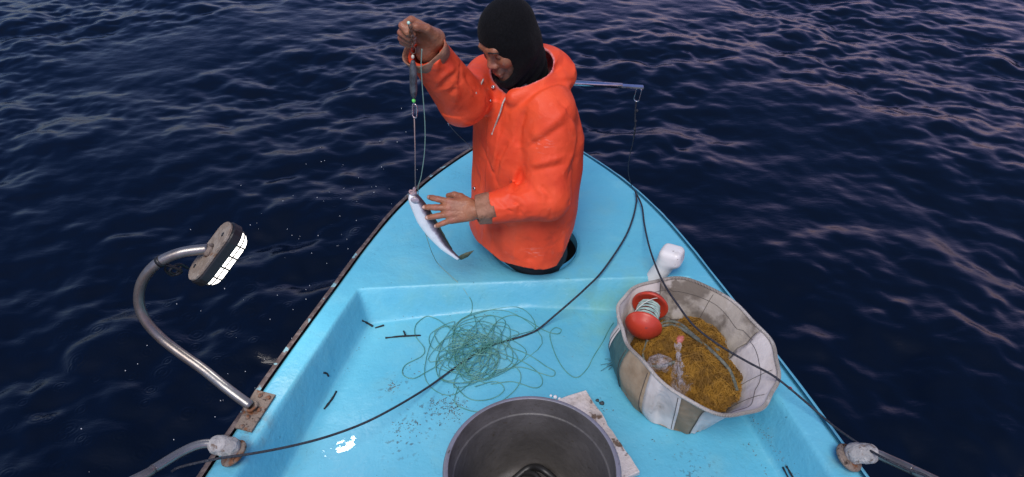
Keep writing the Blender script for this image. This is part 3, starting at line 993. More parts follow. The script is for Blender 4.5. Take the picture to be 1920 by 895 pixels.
ang_r = np.arctan2(rim[:, 1] - bc[1], rim[:, 0] - bc[0])
bas = np.stack([bc[0] + np.where(np.cos(ang_r) > 0, 0.125, 0.222) * np.cos(ang_r), bc[1] + np.where(np.sin(ang_r) > 0, 0.205, 0.235) * np.sin(ang_r), 0 * ang_r], 1)
bas[:, 2] = np.array([ground(x, y) for x, y in bas[:, :2]])
bas[:, 2] = np.maximum(bas[:, 2], SOLE - 0.05) + 0.004
CANW = simple('white_canvas', (0.64, 0.59, 0.56), 0.75, (0.52, 0.46, 0.42), 7, 0.4, 0.65, bmp=0.35, bscale=25, col3=(0.22, 0.19, 0.16), scale3=9, lo3=0.66, hi3=0.80)
CANB = simple('brown_canvas', (0.245, 0.175, 0.108), 0.85, (0.32, 0.245, 0.165), 9, 0.4, 0.6, bmp=0.4, bscale=25, col3=(0.09, 0.075, 0.06), scale3=14, lo3=0.6, hi3=0.75)
CAND = simple('stained_canvas', (0.36, 0.32, 0.27), 0.85, (0.15, 0.125, 0.10), 8, 0.44, 0.58, bmp=0.4, bscale=25, col3=(0.46, 0.42, 0.38), scale3=13, lo3=0.54, hi3=0.66)
CANG = simple('dark_green_tarp', (0.035, 0.085, 0.085), 0.55, (0.06, 0.12, 0.11), 14, 0.4, 0.6, bmp=0.5, bscale=40)
THREAD = simple('dark_thread', (0.07, 0.06, 0.055), 0.9)
def wall_pt(k, t, off):
    """t 0 at the rim, 1 at the base"""
    k = k % NR
    p = rim[k] * (1 - t) + bas[k] * t
    if rim[k][0] > bc[0]:
        ss = max(t, 0) ** 0.72
        p[:2] = rim[k][:2] * (1 - ss) + bas[k][:2] * ss
    o = p[:2] - bc; o = o / np.linalg.norm(o)
    bulge = (0.028 if o[0] * 0.6 - o[1] < 0.55 and o[1] < 0.3 else 0.0) * math.sin(math.pi * min(t, 1)) + 0.004 * math.sin(k * 0.35 + 5 * t) * (1 - 0.3 * t) + 0.003 * math.sin(k * 0.9 + 2 + 9 * t) * t
    q = p.copy()
    q[:2] += o * bulge
    for _ in range(40):                      # the cloth is pressed in where it leans on the side of the well
        if deck_z(q[0], q[1]) < q[2] - 0.006 or t >= 0.999:
            break
        q[:2] -= o * 0.004
    q[:2] += o * off
    return q
def canvas_panel(k0, k1, mat, thick=0.006, skip=0.0012):
    ks = range(k0, k1 + 1)
    nt_ = 10
    V, F = [], []
    for off in (0.0, -thick):
        for k in ks:
            for j in range(nt_ + 1):
                V.append(wall_pt(k, j / nt_, off))
    n = len(ks); m = nt_ + 1
    def id(s, a, b): return s * n * m + a * m + b
    for a in range(n - 1):
        for b in range(nt_):
            F.append((id(0, a, b), id(0, a, b + 1), id(0, a + 1, b + 1), id(0, a + 1, b)))
            F.append((id(1, a, b), id(1, a + 1, b), id(1, a + 1, b + 1), id(1, a, b + 1)))
    for b in range(nt_):
        F.append((id(0, 0, b), id(1, 0, b), id(1, 0, b + 1), id(0, 0, b + 1)))
        F.append((id(0, n - 1, b), id(0, n - 1, b + 1), id(1, n - 1, b + 1), id(1, n - 1, b)))
    return make('canvas_panel', V, F, mat, basket)
# panel seams, counted along the rim from the left end, clockwise as seen from above
seams = [(0, 33, CANW), (33, 71, CAND), (71, 124, CANW), (124, 134, CANW), (134, 142, CANB), (142, 153, CANW), (153, 164, CANB), (164, 175, CANG), (175, 182, CANW)]
plab = {CANW: 'white canvas panel', CANB: 'brown canvas panel', CAND: 'stained brown canvas panel', CANG: 'dark green tarpaulin panel'}
for a_, b_, mt in seams:
    o = canvas_panel(a_, b_, mt)
    if mt in (CAND, CANG):
        o['label'] = plab[mt]
RIMM = simple('rim_binding', (0.50, 0.46, 0.42), 0.85, (0.17, 0.14, 0.11), 4, 0.42, 0.58, bmp=0.8, bscale=130, col3=(0.55, 0.52, 0.50), scale3=11, lo3=0.55, hi3=0.68)
rp = np.array([wall_pt(k, 0.0, -0.003) + [0, 0, 0.003] for k in range(NR)])
geo('rim_binding', Geo().add(*tube(rp, 0.0060, 8, False, True)), RIMM, basket)
g = Geo()
for k in range(0, NR):
    for fr in (0.0, 0.5):
        p = rp[k] * (1 - fr) + rp[(k + 1) % NR] * fr
        q = rp[(k + 1) % NR]
        d = (q - rp[k]); d /= np.linalg.norm(d)
        o = np.array([d[1], -d[0], 0])
        pts = [p + o * (0.0064 * math.cos(t)) + np.array([0, 0, 0.0064 * math.sin(t)]) + d * 0.003 * math.cos(t) for t in np.linspace(-0.6, 3.7, 6)]
        g.tube(pts, 0.0008, 4, False)
o = geo('whip_stitch', g, simple('pale_twine', (0.42, 0.39, 0.36), 0.9), basket); o['kind'] = 'stuff'
g = Geo()
for off, t0 in ((-0.0075, 0.16), (-0.0075, 0.62)):
    g.add(*tube([wall_pt(k, t0 + 0.015 * math.sin(k * 0.21), off) for k in range(20, 132)], 0.0008, 4))
for k in (52, 71, 90, 104, 33):
    g.add(*tube([wall_pt(k + 0, t, -0.0075) for t in np.linspace(0.03, 0.97, 12)], 0.0009, 4))
for k in (134, 142, 153, 164, 175):
    g.add(*tube([wall_pt(k + 1, t, 0.0015) for t in np.linspace(0.05, 0.97, 12)], 0.0012, 4))
geo('seam_thread', g, THREAD, basket)
bv = np.concatenate([bas * [1, 1, 1], [[bc[0], bc[1], SOLE - 0.045]]])
make('basket_floor', bv + [0, 0, 0.003], [(k, (k + 1) % NR, NR)[::-1] for k in range(NR)], CANB, basket)

# frayed cord tuft at the basket's left foot
g = Geo()
tb = np.array([0.392, 1.70, -0.115])
for k in range(11):
    a_ = random.uniform(2.3, 4.4); L_ = random.uniform(0.03, 0.075)
    pts = [tb, tb + np.array([math.cos(a_), math.sin(a_), random.uniform(0.1, 0.5)]) * L_ * 0.5, tb + np.array([math.cos(a_ + random.uniform(-.5, .5)), math.sin(a_), -0.02]) * L_]
    g.tube(spline(pts, 4), 0.0011, 4)
GREENL = simple('green_line', (0.065, 0.24, 0.20), 0.45, (0.12, 0.32, 0.27), 15, 0.4, 0.6)
geo('frayed_tuft', g, simple('dark_green_cord', (0.05, 0.13, 0.12), 0.7), basket)

# ------------------------------------------------------------------ net, rope, floats, bag and reel in the basket
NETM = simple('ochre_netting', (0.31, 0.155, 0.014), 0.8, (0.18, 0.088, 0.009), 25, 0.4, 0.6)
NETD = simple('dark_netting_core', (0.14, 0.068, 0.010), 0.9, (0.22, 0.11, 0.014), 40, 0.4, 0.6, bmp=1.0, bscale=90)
net = root('fishing_net', 'ochre fishing net heaped in the canvas basket', 'net', (0.64, 1.6, -0.14))
def net_h(x, y):
    h = -0.135 + 0.0 * x
    for cx, cy, rx, ry, hh in ((0.65, 1.60, 0.16, 0.18, 0.175), (0.58, 1.72, 0.15, 0.15, 0.150), (0.70, 1.51, 0.15, 0.16, 0.155), (0.67, 1.72, 0.16, 0.17, 0.15), (0.53, 1.58, 0.12, 0.14, 0.11)):
        q = ((x - cx) / rx) ** 2 + ((y - cy) / ry) ** 2
        h = np.maximum(h, -0.135 + hh * np.sqrt(np.clip(1 - q, 0, 1)))
    return h + 0.009 * np.sin(41 * x + 2) * np.sin(37 * y) + 0.005 * np.sin(83 * x + 11 * y) * np.sin(71 * y - 9 * x)
_lim = {}
def net_inside(x, y):
    a_ = math.atan2(y - bc[1], x - bc[0])
    k = int(np.argmin(np.abs(np.angle(np.exp(1j * (ang_r - a_))))))
    z = float(net_h(np.array(x), np.array(y)))
    t = min(max((0.08 - z) / (0.08 - bas[k, 2]), 0), 1)
    key = (k, round(t, 1))
    if key not in _lim:
        _lim[key] = np.linalg.norm(wall_pt(k, key[1], -0.006)[:2] - bc) - 0.016
    return math.hypot(x - bc[0], y - bc[1]) < _lim[key]
gx = np.arange(0.40, 0.86, 0.011); gy = np.arange(1.38, 1.90, 0.011)
V, idx = [], {}
for i_, x in enumerate(gx):
    for j_, y in enumerate(gy):
        z = float(net_h(np.array(x), np.array(y)))
        if z > -0.128 and net_inside(x, y):
            idx[i_, j_] = len(V); V.append((x, y, z - 0.006))
F = [(idx[i, j], idx[i + 1, j], idx[i + 1, j + 1], idx[i, j + 1]) for i, j in idx if (i + 1, j) in idx and (i, j + 1) in idx and (i + 1, j + 1) in idx]
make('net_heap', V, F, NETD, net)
g = Geo()
rng = random.Random(9)
cnt = 0
while cnt < 7000:
    x, y = rng.uniform(0.44, 0.84), rng.uniform(1.38, 1.88)
    z = float(net_h(np.array(x), np.array(y)))
    if z < -0.125 or not net_inside(x, y):
        continue
    cnt += 1
    a_ = rng.uniform(0, 6.28)
    L_ = rng.uniform(0.02, 0.055)
    pts = []
    for s in range(4):
        zz = float(net_h(np.array(x), np.array(y)))
        if not net_inside(x, y):
            break
        pts.append((x, y, zz + rng.uniform(-0.006, 0.014)))
        x += math.cos(a_) * L_ / 3; y += math.sin(a_) * L_ / 3
        a_ += rng.uniform(-0.9, 0.9)
    if len(pts) > 2:
        g.tube(pts, 0.00085, 3, False)
for _ in range(420):
    x, y = rng.uniform(0.46, 0.82), rng.uniform(1.40, 1.86)
    a_ = rng.uniform(0, 6.28); turn = rng.uniform(-0.8, 0.8)
    pts = []
    for s in range(9):
        if not net_inside(x, y) or float(net_h(np.array(x), np.array(y))) < -0.12:
            break
        pts.append((x, y, float(net_h(np.array(x), np.array(y))) + rng.uniform(0.002, 0.018)))
        x += math.cos(a_) * 0.014; y += math.sin(a_) * 0.014
        a_ += turn * 0.6 + rng.uniform(-0.5, 0.5)
    if len(pts) > 4:
        g.tube(spline(pts, 2), 0.0013, 4, False)
o = geo('netting', g, NETM, net, smooth=False); o['kind'] = 'stuff'
GREY = simple('grey_green_rope', (0.20, 0.21, 0.17), 0.8, (0.12, 0.13, 0.10), 60, bmp=0.7, bscale=240)
def netpt(u, v, dz=0.013):
    return (u, v, float(net_h(np.array(u), np.array(v))) + dz)
g = Geo()
for pts in ([(0.50, 1.745), (0.555, 1.765), (0.60, 1.74), (0.655, 1.66), (0.70, 1.60), (0.735, 1.54), (0.745, 1.47)],
            [(0.50, 1.735), (0.56, 1.79), (0.61, 1.77), (0.66, 1.69), (0.715, 1.62)],
            [(0.49, 1.72), (0.47, 1.66), (0.50, 1.60), (0.56, 1.585)]):
    g.tube(spline([netpt(*p) for p in pts], 9), 0.0058, 7)
o = geo('net_rope', g, GREY, None, netpt(0.50, 1.745))
tag(o, 'grey green head rope snaking over the ochre net', 'rope')
PINKF = simple('pink_float', (0.42, 0.10, 0.09), 0.5, (0.5, 0.16, 0.14), 40)
for x, y, r, lab in ((0.60, 1.70, 0.016, 'pink float half buried in the middle of the ochre net'), (0.615, 1.80, 0.013, 'pink float at the back of the net beside the grey rope'), (0.455, 1.675, 0.014, 'pink float under the red reel')):
    p = netpt(x, y, 0.002)
    v, q = lathe([(0, -r * 1.3)] + [(r * math.cos(t), r * 1.3 * math.sin(t)) for t in np.linspace(-1.2, 1.2, 7)] + [(0, r * 1.3)], p, (0.7, 0.5, 0.2), 12)
    tag(make('net_float', v, q, PINKF, None, p), lab, 'float', 'pink floats in the net')

# red hand-line reel
reel = root('line_reel', 'red plastic reel wound with pale green line in the canvas basket', 'reel', (0.485, 1.80, -0.02))
RED = simple('red_plastic', (0.52, 0.050, 0.022), 0.38, (0.42, 0.040, 0.020), 9, 0.4, 0.6, col3=(0.30, 0.05, 0.04), scale3=40, lo3=0.64, hi3=0.74)
ra = np.array([0.045, 0.112, 0.010]); ra /= np.linalg.norm(ra)
r0 = np.array((0.47, 1.735, 0.045)); r1 = r0 + ra * 0.112
def flange(c, ax, name):
    prof = [(0.0, 0.012), (0.018, 0.012), (0.054, 0.004), (0.064, -0.001), (0.0665, 0.001), (0.0675, 0.005), (0.0665, 0.009), (0.062, 0.012), (0.053, 0.027), (0.036, 0.040), (0.016, 0.047), (0.0, 0.048)]
    return geo(name, Geo().add(*lathe([(r, h - 0.010) for r, h in prof], c, ax, 40)), RED, reel)
flange(r0, -ra, 'flange'); flange(r1, ra, 'flange')
u, w, a = frame(ra)
geo('rib', Geo().tube([r0 - ra * 0.014 + w * 0.052 - u * 0.012, r0 - ra * 0.037 + w * 0.008, r0 - ra * 0.036 - w * 0.012, r0 - ra * 0.014 - w * 0.054 + u * 0.005], 0.0032, 6), RED, reel)
geo('core', Geo().tube([r0 + ra * 0.004, r1 - ra * 0.004], 0.030, 24), RED, reel)
g = Geo()
pts = []
for k in range(26 * 14):
    t = k / 14 * 2 * math.pi
    s = (k / (26 * 14))
    al = 0.012 + 0.088 * (0.5 - 0.5 * math.cos(s * math.pi * 3))
    rr = 0.036 + 0.006 * math.sin(s * 9) ** 2 + 0.0015 * math.sin(k * 1.7)
    pts.append(r0 + ra * al + rr * (u * math.cos(t) + w * math.sin(t)))
g.tube(pts, 0.0022, 5)
geo('wound_line', g, simple('pale_green_line', (0.42, 0.56, 0.50), 0.5, (0.28, 0.42, 0.38), 30), reel)
g = Geo()
lw = [r0 + ra * 0.03 + 0.045 * (u * math.cos(t) + w * math.sin(t)) + ra * 0.10 * (0.5 - 0.5 * math.cos(t)) + np.array([0.0, 0, 0.012]) * math.sin(t) for t in np.linspace(0, 5.6, 40)]
g.tube(lw, 0.0014, 5)
geo('loose_line', g, simple('white_line', (0.7, 0.68, 0.6), 0.5), reel)

# knotted clear bag
def bag():
    m, nt, b = new_mat('clear_bag_film')
    b.inputs['Base Color'].default_value = (0.62, 0.59, 0.64, 1)
    b.inputs['Roughness'].default_value = 0.18
    al = node(nt, 'ShaderNodeMapRange')
    al.inputs['To Min'].default_value = 0.12
    al.inputs['To Max'].default_value = 0.46
    nt.links.new(noise_fac(nt, 28, 5, 0.38, 0.62), al.inputs['Value'])
    nt.links.new(al.outputs[0], b.inputs['Alpha'])
    bump(nt, b, noise_fac(nt, 45, 5, 0.3, 0.7), 0.9, 0.012)
    t = root('plastic_bag', 'clear plastic bag knotted shut lying on the net', 'bag', (0.54, 1.55, -0.06))
    kn = np.array((0.569, 1.598, 0.055))
    b1 = np.array((0.579, 1.565, -0.01)); b2 = np.array((0.58, 1.522, -0.02)); b3 = np.array((0.514, 1.599, 0.0))
    def cr(P, D):
        x, y, z = P[..., 0], P[..., 1], P[..., 2]
        ang = np.arctan2(y - kn[1], x - kn[0])
        return D + 0.0035 * np.sin(ang * 13 + 40 * z) + 0.002 * np.sin(120 * x + 3) * np.sin(140 * z + 90 * y)
    v, q = sdf_mesh([(ellipsoid(b1, (0.032, 0.042, 0.038)), 0), (ellipsoid(b2, (0.038, 0.038, 0.032)), 0.02), (capsule(kn, b1, 0.006, 0.02), 0.02),
                     (ellipsoid(b3, (0.050, 0.032, 0.026)), 0.015)], (0.40, 1.42, -0.10), (0.66, 1.70, 0.12), 0.0035, cr)
    make('bag_body', v, q, m, t)
    g = Geo()
    tipp = np.array((0.569, 1.626, 0.075))
    side = np.array([0.9, 0.2, 0.2])
    V = []
    for s, wd in ((0, 0.005), (0.35, 0.010), (0.7, 0.014), (1.0, 0.012)):
        c = kn * (1 - s) + tipp * s
        for k, ph in enumerate((-1, -0.33, 0.33, 1)):
            V.append(c + side * wd * ph + np.array([0, 0.006 * ((-1) ** k) * s, 0]))
    F = [(r * 4 + k, r * 4 + k + 1, r * 4 + k + 5, r * 4 + k + 4) for r in range(3) for k in range(3)]
    make('knotted_neck', V, F, m, t)
bag()

# ------------------------------------------------------------------ the green tangle on the deck
def tangle():
    g = Geo()
    rng = np.random.default_rng(21)
    c = np.array([-0.135, 1.745])
    def zat(x, y, k):
        r = math.hypot((x - c[0]) / 0.16, (y - c[1]) / 0.19)
        return ground(x, y) + 0.003 + max(0.0, 0.034 * (1 - r * 0.8)) * k
    pts = []
    n = 165
    th = 0.0
    px, py = c
    cx, cy = c
    for i in range(n):
        if i % 5 == 0:
            big = rng.random() < 0.30
            ra_ = rng.uniform(0.055, 0.15) * (1.35 if big else 1.0)
            rb_ = ra_ * rng.uniform(0.45, 0.95)
            rot = rng.uniform(0, 3.14)
            sg = rng.choice([-1, 1]) if rng.random() < 0.25 else 1
            cx = c[0] + rng.normal(0, 0.05 + 0.03 * big); cy = c[1] + rng.normal(0, 0.07)
        th += sg * rng.uniform(0.95, 1.5)
        x = cx + ra_ * math.cos(th) * math.cos(rot) - rb_ * math.sin(th) * math.sin(rot)
        y = cy + ra_ * math.cos(th) * math.sin(rot) + rb_ * math.sin(th) * math.cos(rot)
        x = c[0] + np.clip(x - c[0], -0.24, 0.27); y = c[1] + np.clip(y - c[1], -0.26, 0.235)
        pts.append((x, y, zat(x, y, rng.uniform(0.1, 1.0))))
    g.tube(spline(pts, 6), 0.00145, 4)
    # the big stray loops the photograph shows
    for loop in ([(-0.139, 1.75, -0.09), (-0.306, 1.936, -0.11), (-0.372, 1.918, -0.11), (-0.375, 1.851, -0.11), (-0.333, 1.782, -0.11), (-0.338, 1.741, -0.11), (-0.394, 1.701, -0.12), (-0.398, 1.655, -0.12), (-0.357, 1.632, -0.12), (-0.311, 1.662, -0.12), (-0.255, 1.703, -0.1)],
                 [(-0.12, 1.763, -0.09), (-0.063, 1.894, -0.11), (0.0, 1.93, -0.11), (0.052, 1.906, -0.11), (0.124, 1.851, -0.11), (0.174, 1.837, -0.11), (0.19, 1.86, -0.11), (0.166, 1.868, -0.11), (0.145, 1.831, -0.11), (0.159, 1.741, -0.11), (0.19, 1.664, -0.11), (0.231, 1.63, -0.115), (0.273, 1.672, -0.12), (0.305, 1.737, -0.12), (0.347, 1.813, -0.12), (0.379, 1.881, -0.12), (0.4, 1.916, -0.12)],
                 [(-0.06, 1.79, -0.09), (0.05, 1.732, -0.1), (0.126, 1.672, -0.105), (0.155, 1.652, -0.105), (0.146, 1.629, -0.105), (0.106, 1.639, -0.105), (0.019, 1.668, -0.1), (-0.057, 1.634, -0.09)],
                 [(-0.076, 1.593, -0.1), (0.0, 1.602, -0.11), (0.075, 1.573, -0.11), (0.106, 1.59, -0.11), (0.1, 1.634, -0.105), (0.039, 1.693, -0.1), (-0.049, 1.736, -0.09)],
                 [(-0.19, 1.59, -0.11), (-0.201, 1.527, -0.12), (-0.173, 1.497, -0.12), (-0.11, 1.48, -0.11), (-0.037, 1.519, -0.11), (0.019, 1.578, -0.11), (0.029, 1.642, -0.1), (-0.02, 1.71, -0.09)],
                 [(-0.21, 1.602, -0.11), (-0.149, 1.534, -0.115), (-0.075, 1.53, -0.115), (-0.028, 1.566, -0.11), (-0.057, 1.605, -0.1), (-0.132, 1.581, -0.1)],
                 [(-0.169, 1.988, -0.055), (-0.158, 1.974, -0.1), (-0.169, 1.943, -0.105), (-0.205, 1.914, -0.1), (-0.226, 1.856, -0.1), (-0.181, 1.79, -0.09)]):
        P = spline(loop, 8)
        P[:, 2] = np.array([max(z * 0 + ground(x, y) + 0.003, z if i_ < 8 or i_ > len(P) - 8 else -9) for i_, (x, y, z) in enumerate(P)])
        g.tube(P, 0.0016, 5)
    o = geo('line_tangle', g, GREENL, None, (c[0], c[1], ground(*c)))
    tag(o, 'tangled heap of thin green fishing line on the blue deck', 'fishing line')
tangle()

# ------------------------------------------------------------------ twigs, scraps and grit
TWIG = simple('black_twig', (0.012, 0.012, 0.015), 0.6, bmp=0.6, bscale=200)
def twig(pts, r, lab, grp=None, cat='twig'):
    P = [(p[0], p[1], ground(p[0], p[1]) + r * 0.8) for p in pts]
    S = spline(P, 4)
    rad = r * (1 + 0.25 * RNG.normal(0, 0.6, len(S)))
    rad = np.clip(rad, r * 0.6, r * 1.5)
    o = make('twig', *tube(S, rad, 6), TWIG, None, P[0])
    return tag(o, lab, cat, grp)
twig([(-0.587, 1.91, -0.102), (-0.571, 1.923, -0.133), (-0.55, 1.912, -0.137)], 0.0040, 'curved black twig nearest the corner of the well', 'black twigs on the deck')
twig([(-0.54, 1.903, -0.137), (-0.506, 1.914, -0.133)], 0.0032, 'short straight black twig just right of the curved twig', 'black twigs on the deck')
t_ = twig([(-0.49, 1.846, -0.134), (-0.434, 1.849, -0.128), (-0.353, 1.848, -0.121)], 0.0036, 'longest black twig, with a side shoot, left of the green tangle', 'black twigs on the deck')
q_ = [(-0.422, 1.873, -0.127), (-0.411, 1.847, -0.126)]
sp = make('side_shoot', *tube([(p[0], p[1], ground(p[0], p[1]) + 0.006) for p in q_], 0.0035, 6), TWIG, t_)
twig([(-0.675, 1.63, -0.088), (-0.668, 1.64, -0.103), (-0.664, 1.639, -0.116)], 0.0035, 'tiny bent black twig on the sloping left wall', 'black twigs on the deck')
twig([(-0.663, 1.528, -0.16), (-0.644, 1.568, -0.157), (-0.634, 1.602, -0.155)], 0.0038, 'straight black twig at the foot of the left wall', 'black twigs on the deck')
twig([(0.879, 1.289, -0.154), (0.888, 1.247, -0.156)], 0.0036, 'left one of two parallel black twigs at the bottom right', 'black twigs on the deck')
twig([(0.885, 1.282, -0.138), (0.895, 1.238, -0.14)], 0.0040, 'right one of two parallel black twigs at the bottom right', 'black twigs on the deck')
REDS = simple('red_scrap', (0.40, 0.03, 0.06), 0.5)
p = (0.929, 1.489, 0.0)
zz = ground(p[0], p[1])
rs = geo('red_scrap', Geo().add(*slab([(-0.006, -0.004), (0.002, -0.007), (0.008, -0.001), (0.003, 0.006), (-0.004, 0.003)], (0, 0, 1), 0.004, (p[0], p[1], zz + 0.001))), REDS, None, (p[0], p[1], zz), smooth=False)
tag(rs, 'tiny red scrap under the black cord beside the basket', 'scrap')
def grit():
    g = Geo()
    rng = random.Random(4)
    def bit(x, y, r):
        z = ground(x, y)
        a_ = rng.uniform(0, 6.28); l = rng.uniform(0.8, 2.2)
        dx, dy = math.cos(a_) * r * l, math.sin(a_) * r * l
        v = [(x - dx, y - dy, z), (x + dy * .6 / l, y - dx * .6 / l, z), (x + dx, y + dy, z), (x - dy * .6 / l, y + dx * .6 / l, z), (x, y, z + r * 0.9)]
        g.add(v, [(0, 1, 4), (1, 2, 4), (2, 3, 4), (3, 0, 4)])
    for (cx, cy), s, n in (((-0.225, 1.493, -0.115)[:2], 0.028, 110), ((-0.275, 1.518, -0.115)[:2], 0.010, 40), ((-0.205, 1.529, -0.114)[:2], 0.018, 45), ((-0.333, 1.424, -0.123)[:2], 0.016, 34), ((-0.427, 1.605, -0.125)[:2], 0.012, 30), ((-0.393, 1.419, -0.128)[:2], 0.016, 18),
                           ((-0.183, 1.64, -0.112)[:2], 0.03, 20), ((0.51, 1.339, -0.146)[:2], 0.05, 14), ((0.307, 1.517, -0.122)[:2], 0.02, 14), ((-0.363, 1.687, -0.122)[:2], 0.03, 22)):
        for k in range(n):
            bit(rng.gauss(cx, s), rng.gauss(cy, s * 1.1), rng.uniform(0.0010, 0.0030))
    for (u0, v0), (u1, v1), n in (((0.832, 1.481, -0.141)[:2], (0.866, 1.358, -0.137)[:2], 60), ((0.866, 1.358, -0.137)[:2], (0.899, 1.239, -0.122)[:2], 30), ((0.803, 1.403, -0.171)[:2], (0.833, 1.275, -0.177)[:2], 24), ((-0.555, 1.916, -0.138)[:2], (-0.673, 1.503, -0.163)[:2], 16), ((-0.508, 1.944, -0.115)[:2], (0.405, 1.959, -0.122)[:2], 30)):
        for k in range(n):
            t = rng.random()
            bit(u0 + (u1 - u0) * t + rng.gauss(0, 0.0035), v0 + (v1 - v0) * t + rng.gauss(0, 0.0035), rng.uniform(0.0008, 0.0024))
    for k in range(260):
        x = rng.uniform(-0.75, 0.9); y = rng.uniform(1.1, 2.0)
        if abs(x - XC) < half(y) - 0.1:
            bit(x, y, rng.uniform(0.0006, 0.0016))
    o = geo('grit', g, simple('dark_grit', (0.045, 0.042, 0.04), 0.8, (0.17, 0.13, 0.10), 120, 0.45, 0.55), smooth=False)
    o['kind'] = 'stuff'
grit()

# ------------------------------------------------------------------ tackle hanging from the raised hand
rig = root('tackle_rig', 'hanging tackle of chain, grey lead sinker and clip held above the fish', 'tackle', (-0.285, 1.865, 1.101))
CHM = simple('tarnished_chain', (0.13, 0.075, 0.055), 0.5, (0.20, 0.12, 0.09), 90, metal=0.6)
top, bot = np.array((-0.283, 1.862, 1.104)), np.array((-0.283, 1.872, 1.016))
nl = 7
dd = (bot - top) / nl
for k in range(nl):
    c = top + dd * (k + 0.5)
    ax = (1, 0.2, 0) if k % 2 else (0.15, 1, 0.1)
    hl, rr_ = (0.0055, 0.0048)
    if k == nl - 1: hl, rr_ = 0.004, 0.0075
    geo('chain_link', Geo().add(*link_ring(c, ax, dd, hl, rr_, 0.0014, 5, 5)), CHM, rig)
ax_r = np.array((-0.302, 1.895, 0.792)) - np.array((-0.285, 1.872, 1.013)); ax_r /= np.linalg.norm(ax_r)
def bead_at(p, r, h, mat, name, parent=rig):
    prof = [(0, -h)] + [(r * math.cos(t), h * math.sin(t)) for t in np.linspace(-1.25, 1.25, 8)] + [(0, h)]
    return geo(name, Geo().add(*lathe(prof, p, ax_r, 14)), mat, parent)
bead_at((-0.286, 1.874, 1.001), 0.0048, 0.0065, simple('cream_bead', (0.62, 0.56, 0.44), 0.4), 'bead')
LEAD = simple('lead_sinker', (0.085, 0.085, 0.095), 0.5, (0.15, 0.15, 0.16), 40, metal=0.3, bmp=0.3, bscale=120, col3=(0.05, 0.045, 0.05), scale3=25)
s0, s1 = np.array((-0.287, 1.875, 0.99)), np.array((-0.297, 1.888, 0.864))
L_ = float(np.linalg.norm(s1 - s0)); sa = (s1 - s0) / L_
geo('sinker', Geo().add(*lathe([(0.0, 0.0), (0.004, 0.0005), (0.0075, 0.008), (0.0105, 0.022), (0.0115, L_ * 0.45), (0.0112, L_ - 0.028), (0.0092, L_ - 0.012), (0.006, L_ - 0.002), (0.0, L_)], s0, sa, 18)), LEAD, rig)
gm, gnt, gb = new_mat('green_bead')
gb.inputs['Base Color'].default_value = (0.16, 0.75, 0.14, 1); gb.inputs['Roughness'].default_value = 0.35
bead_at((-0.298, 1.889, 0.855), 0.0058, 0.0075, gm, 'bead')['label'] = 'bright green bead'
gm2, _n, gb2 = new_mat('pale_green_bead')
gb2.inputs['Base Color'].default_value = (0.5, 0.75, 0.6, 1)
bead_at((-0.287, 1.862, 1.105), 0.005, 0.005, gm2, 'bead')
cc = np.array((-0.299, 1.892, 0.819))
geo('clip', Geo().add(*link_ring(cc, (0.5, 1, 0), ax_r, 0.0165, 0.0075, 0.0021, 6, 7)), simple('pinkish_steel', (0.60, 0.50, 0.52), 0.25, metal=0.9), rig)
geo('clip_nut', Geo().tube([cc + np.array([0.0075, 0, 0]) - ax_r * 0.006, cc + np.array([0.0075, 0, 0]) + ax_r * 0.006], 0.0034, 6), BRIGHT, rig)
geo('leader', Geo().tube([(-0.302, 1.894, 0.798), (-0.313, 1.915, 0.67), (-0.329, 1.94, 0.509)], 0.0018, 6), simple('leader_line', (0.30, 0.22, 0.20), 0.5), rig)

gl = make('green_line', *tube(spline([(-0.257, 1.868, 1.027), (-0.264, 1.872, 0.972), (-0.267, 1.88, 0.901), (-0.272, 1.9, 0.765), (-0.284, 1.92, 0.657), (-0.306, 1.945, 0.549), (-0.325, 1.965, 0.479), (-0.328, 2.0, 0.354), (-0.31, 1.985, 0.23), (-0.301, 2.107, 0.03), (-0.237, 2.039, 0.012), (-0.194, 2.006, -0.015), (-0.169, 1.988, -0.055)], 7), 0.00155, 5),
          simple('grey_green_line', (0.20, 0.34, 0.28), 0.45), None, (-0.257, 1.868, 1.027))
tag(gl, 'green line looping down from the raised hand behind the fish to the deck', 'fishing line')
dl = root('dropper_line', 'thin dark line with small silver swivels slanting down behind the raised arm', 'fishing line', (-0.289, 2.15, 0.801))
geo('line', Geo().tube(spline([(-0.284, 2.12, 0.819), (-0.27, 2.15, 0.758), (-0.252, 2.18, 0.676), (-0.222, 2.2, 0.595), (-0.182, 2.22, 0.531), (-0.141, 2.24, 0.474)], 6), 0.0011, 5), simple('dark_green_line', (0.06, 0.10, 0.10), 0.5), dl)
for p in ((-0.284, 2.12, 0.819), (-0.273, 2.14, 0.779), (-0.266, 2.155, 0.746), (-0.251, 2.18, 0.672), (-0.229, 2.197, 0.608)):
    geo('swivel', Geo().tube([np.array(p) - [0.002, 0, -0.005], np.array(p) + [0.002, 0, -0.005]], 0.0023, 6), BRIGHT, dl)

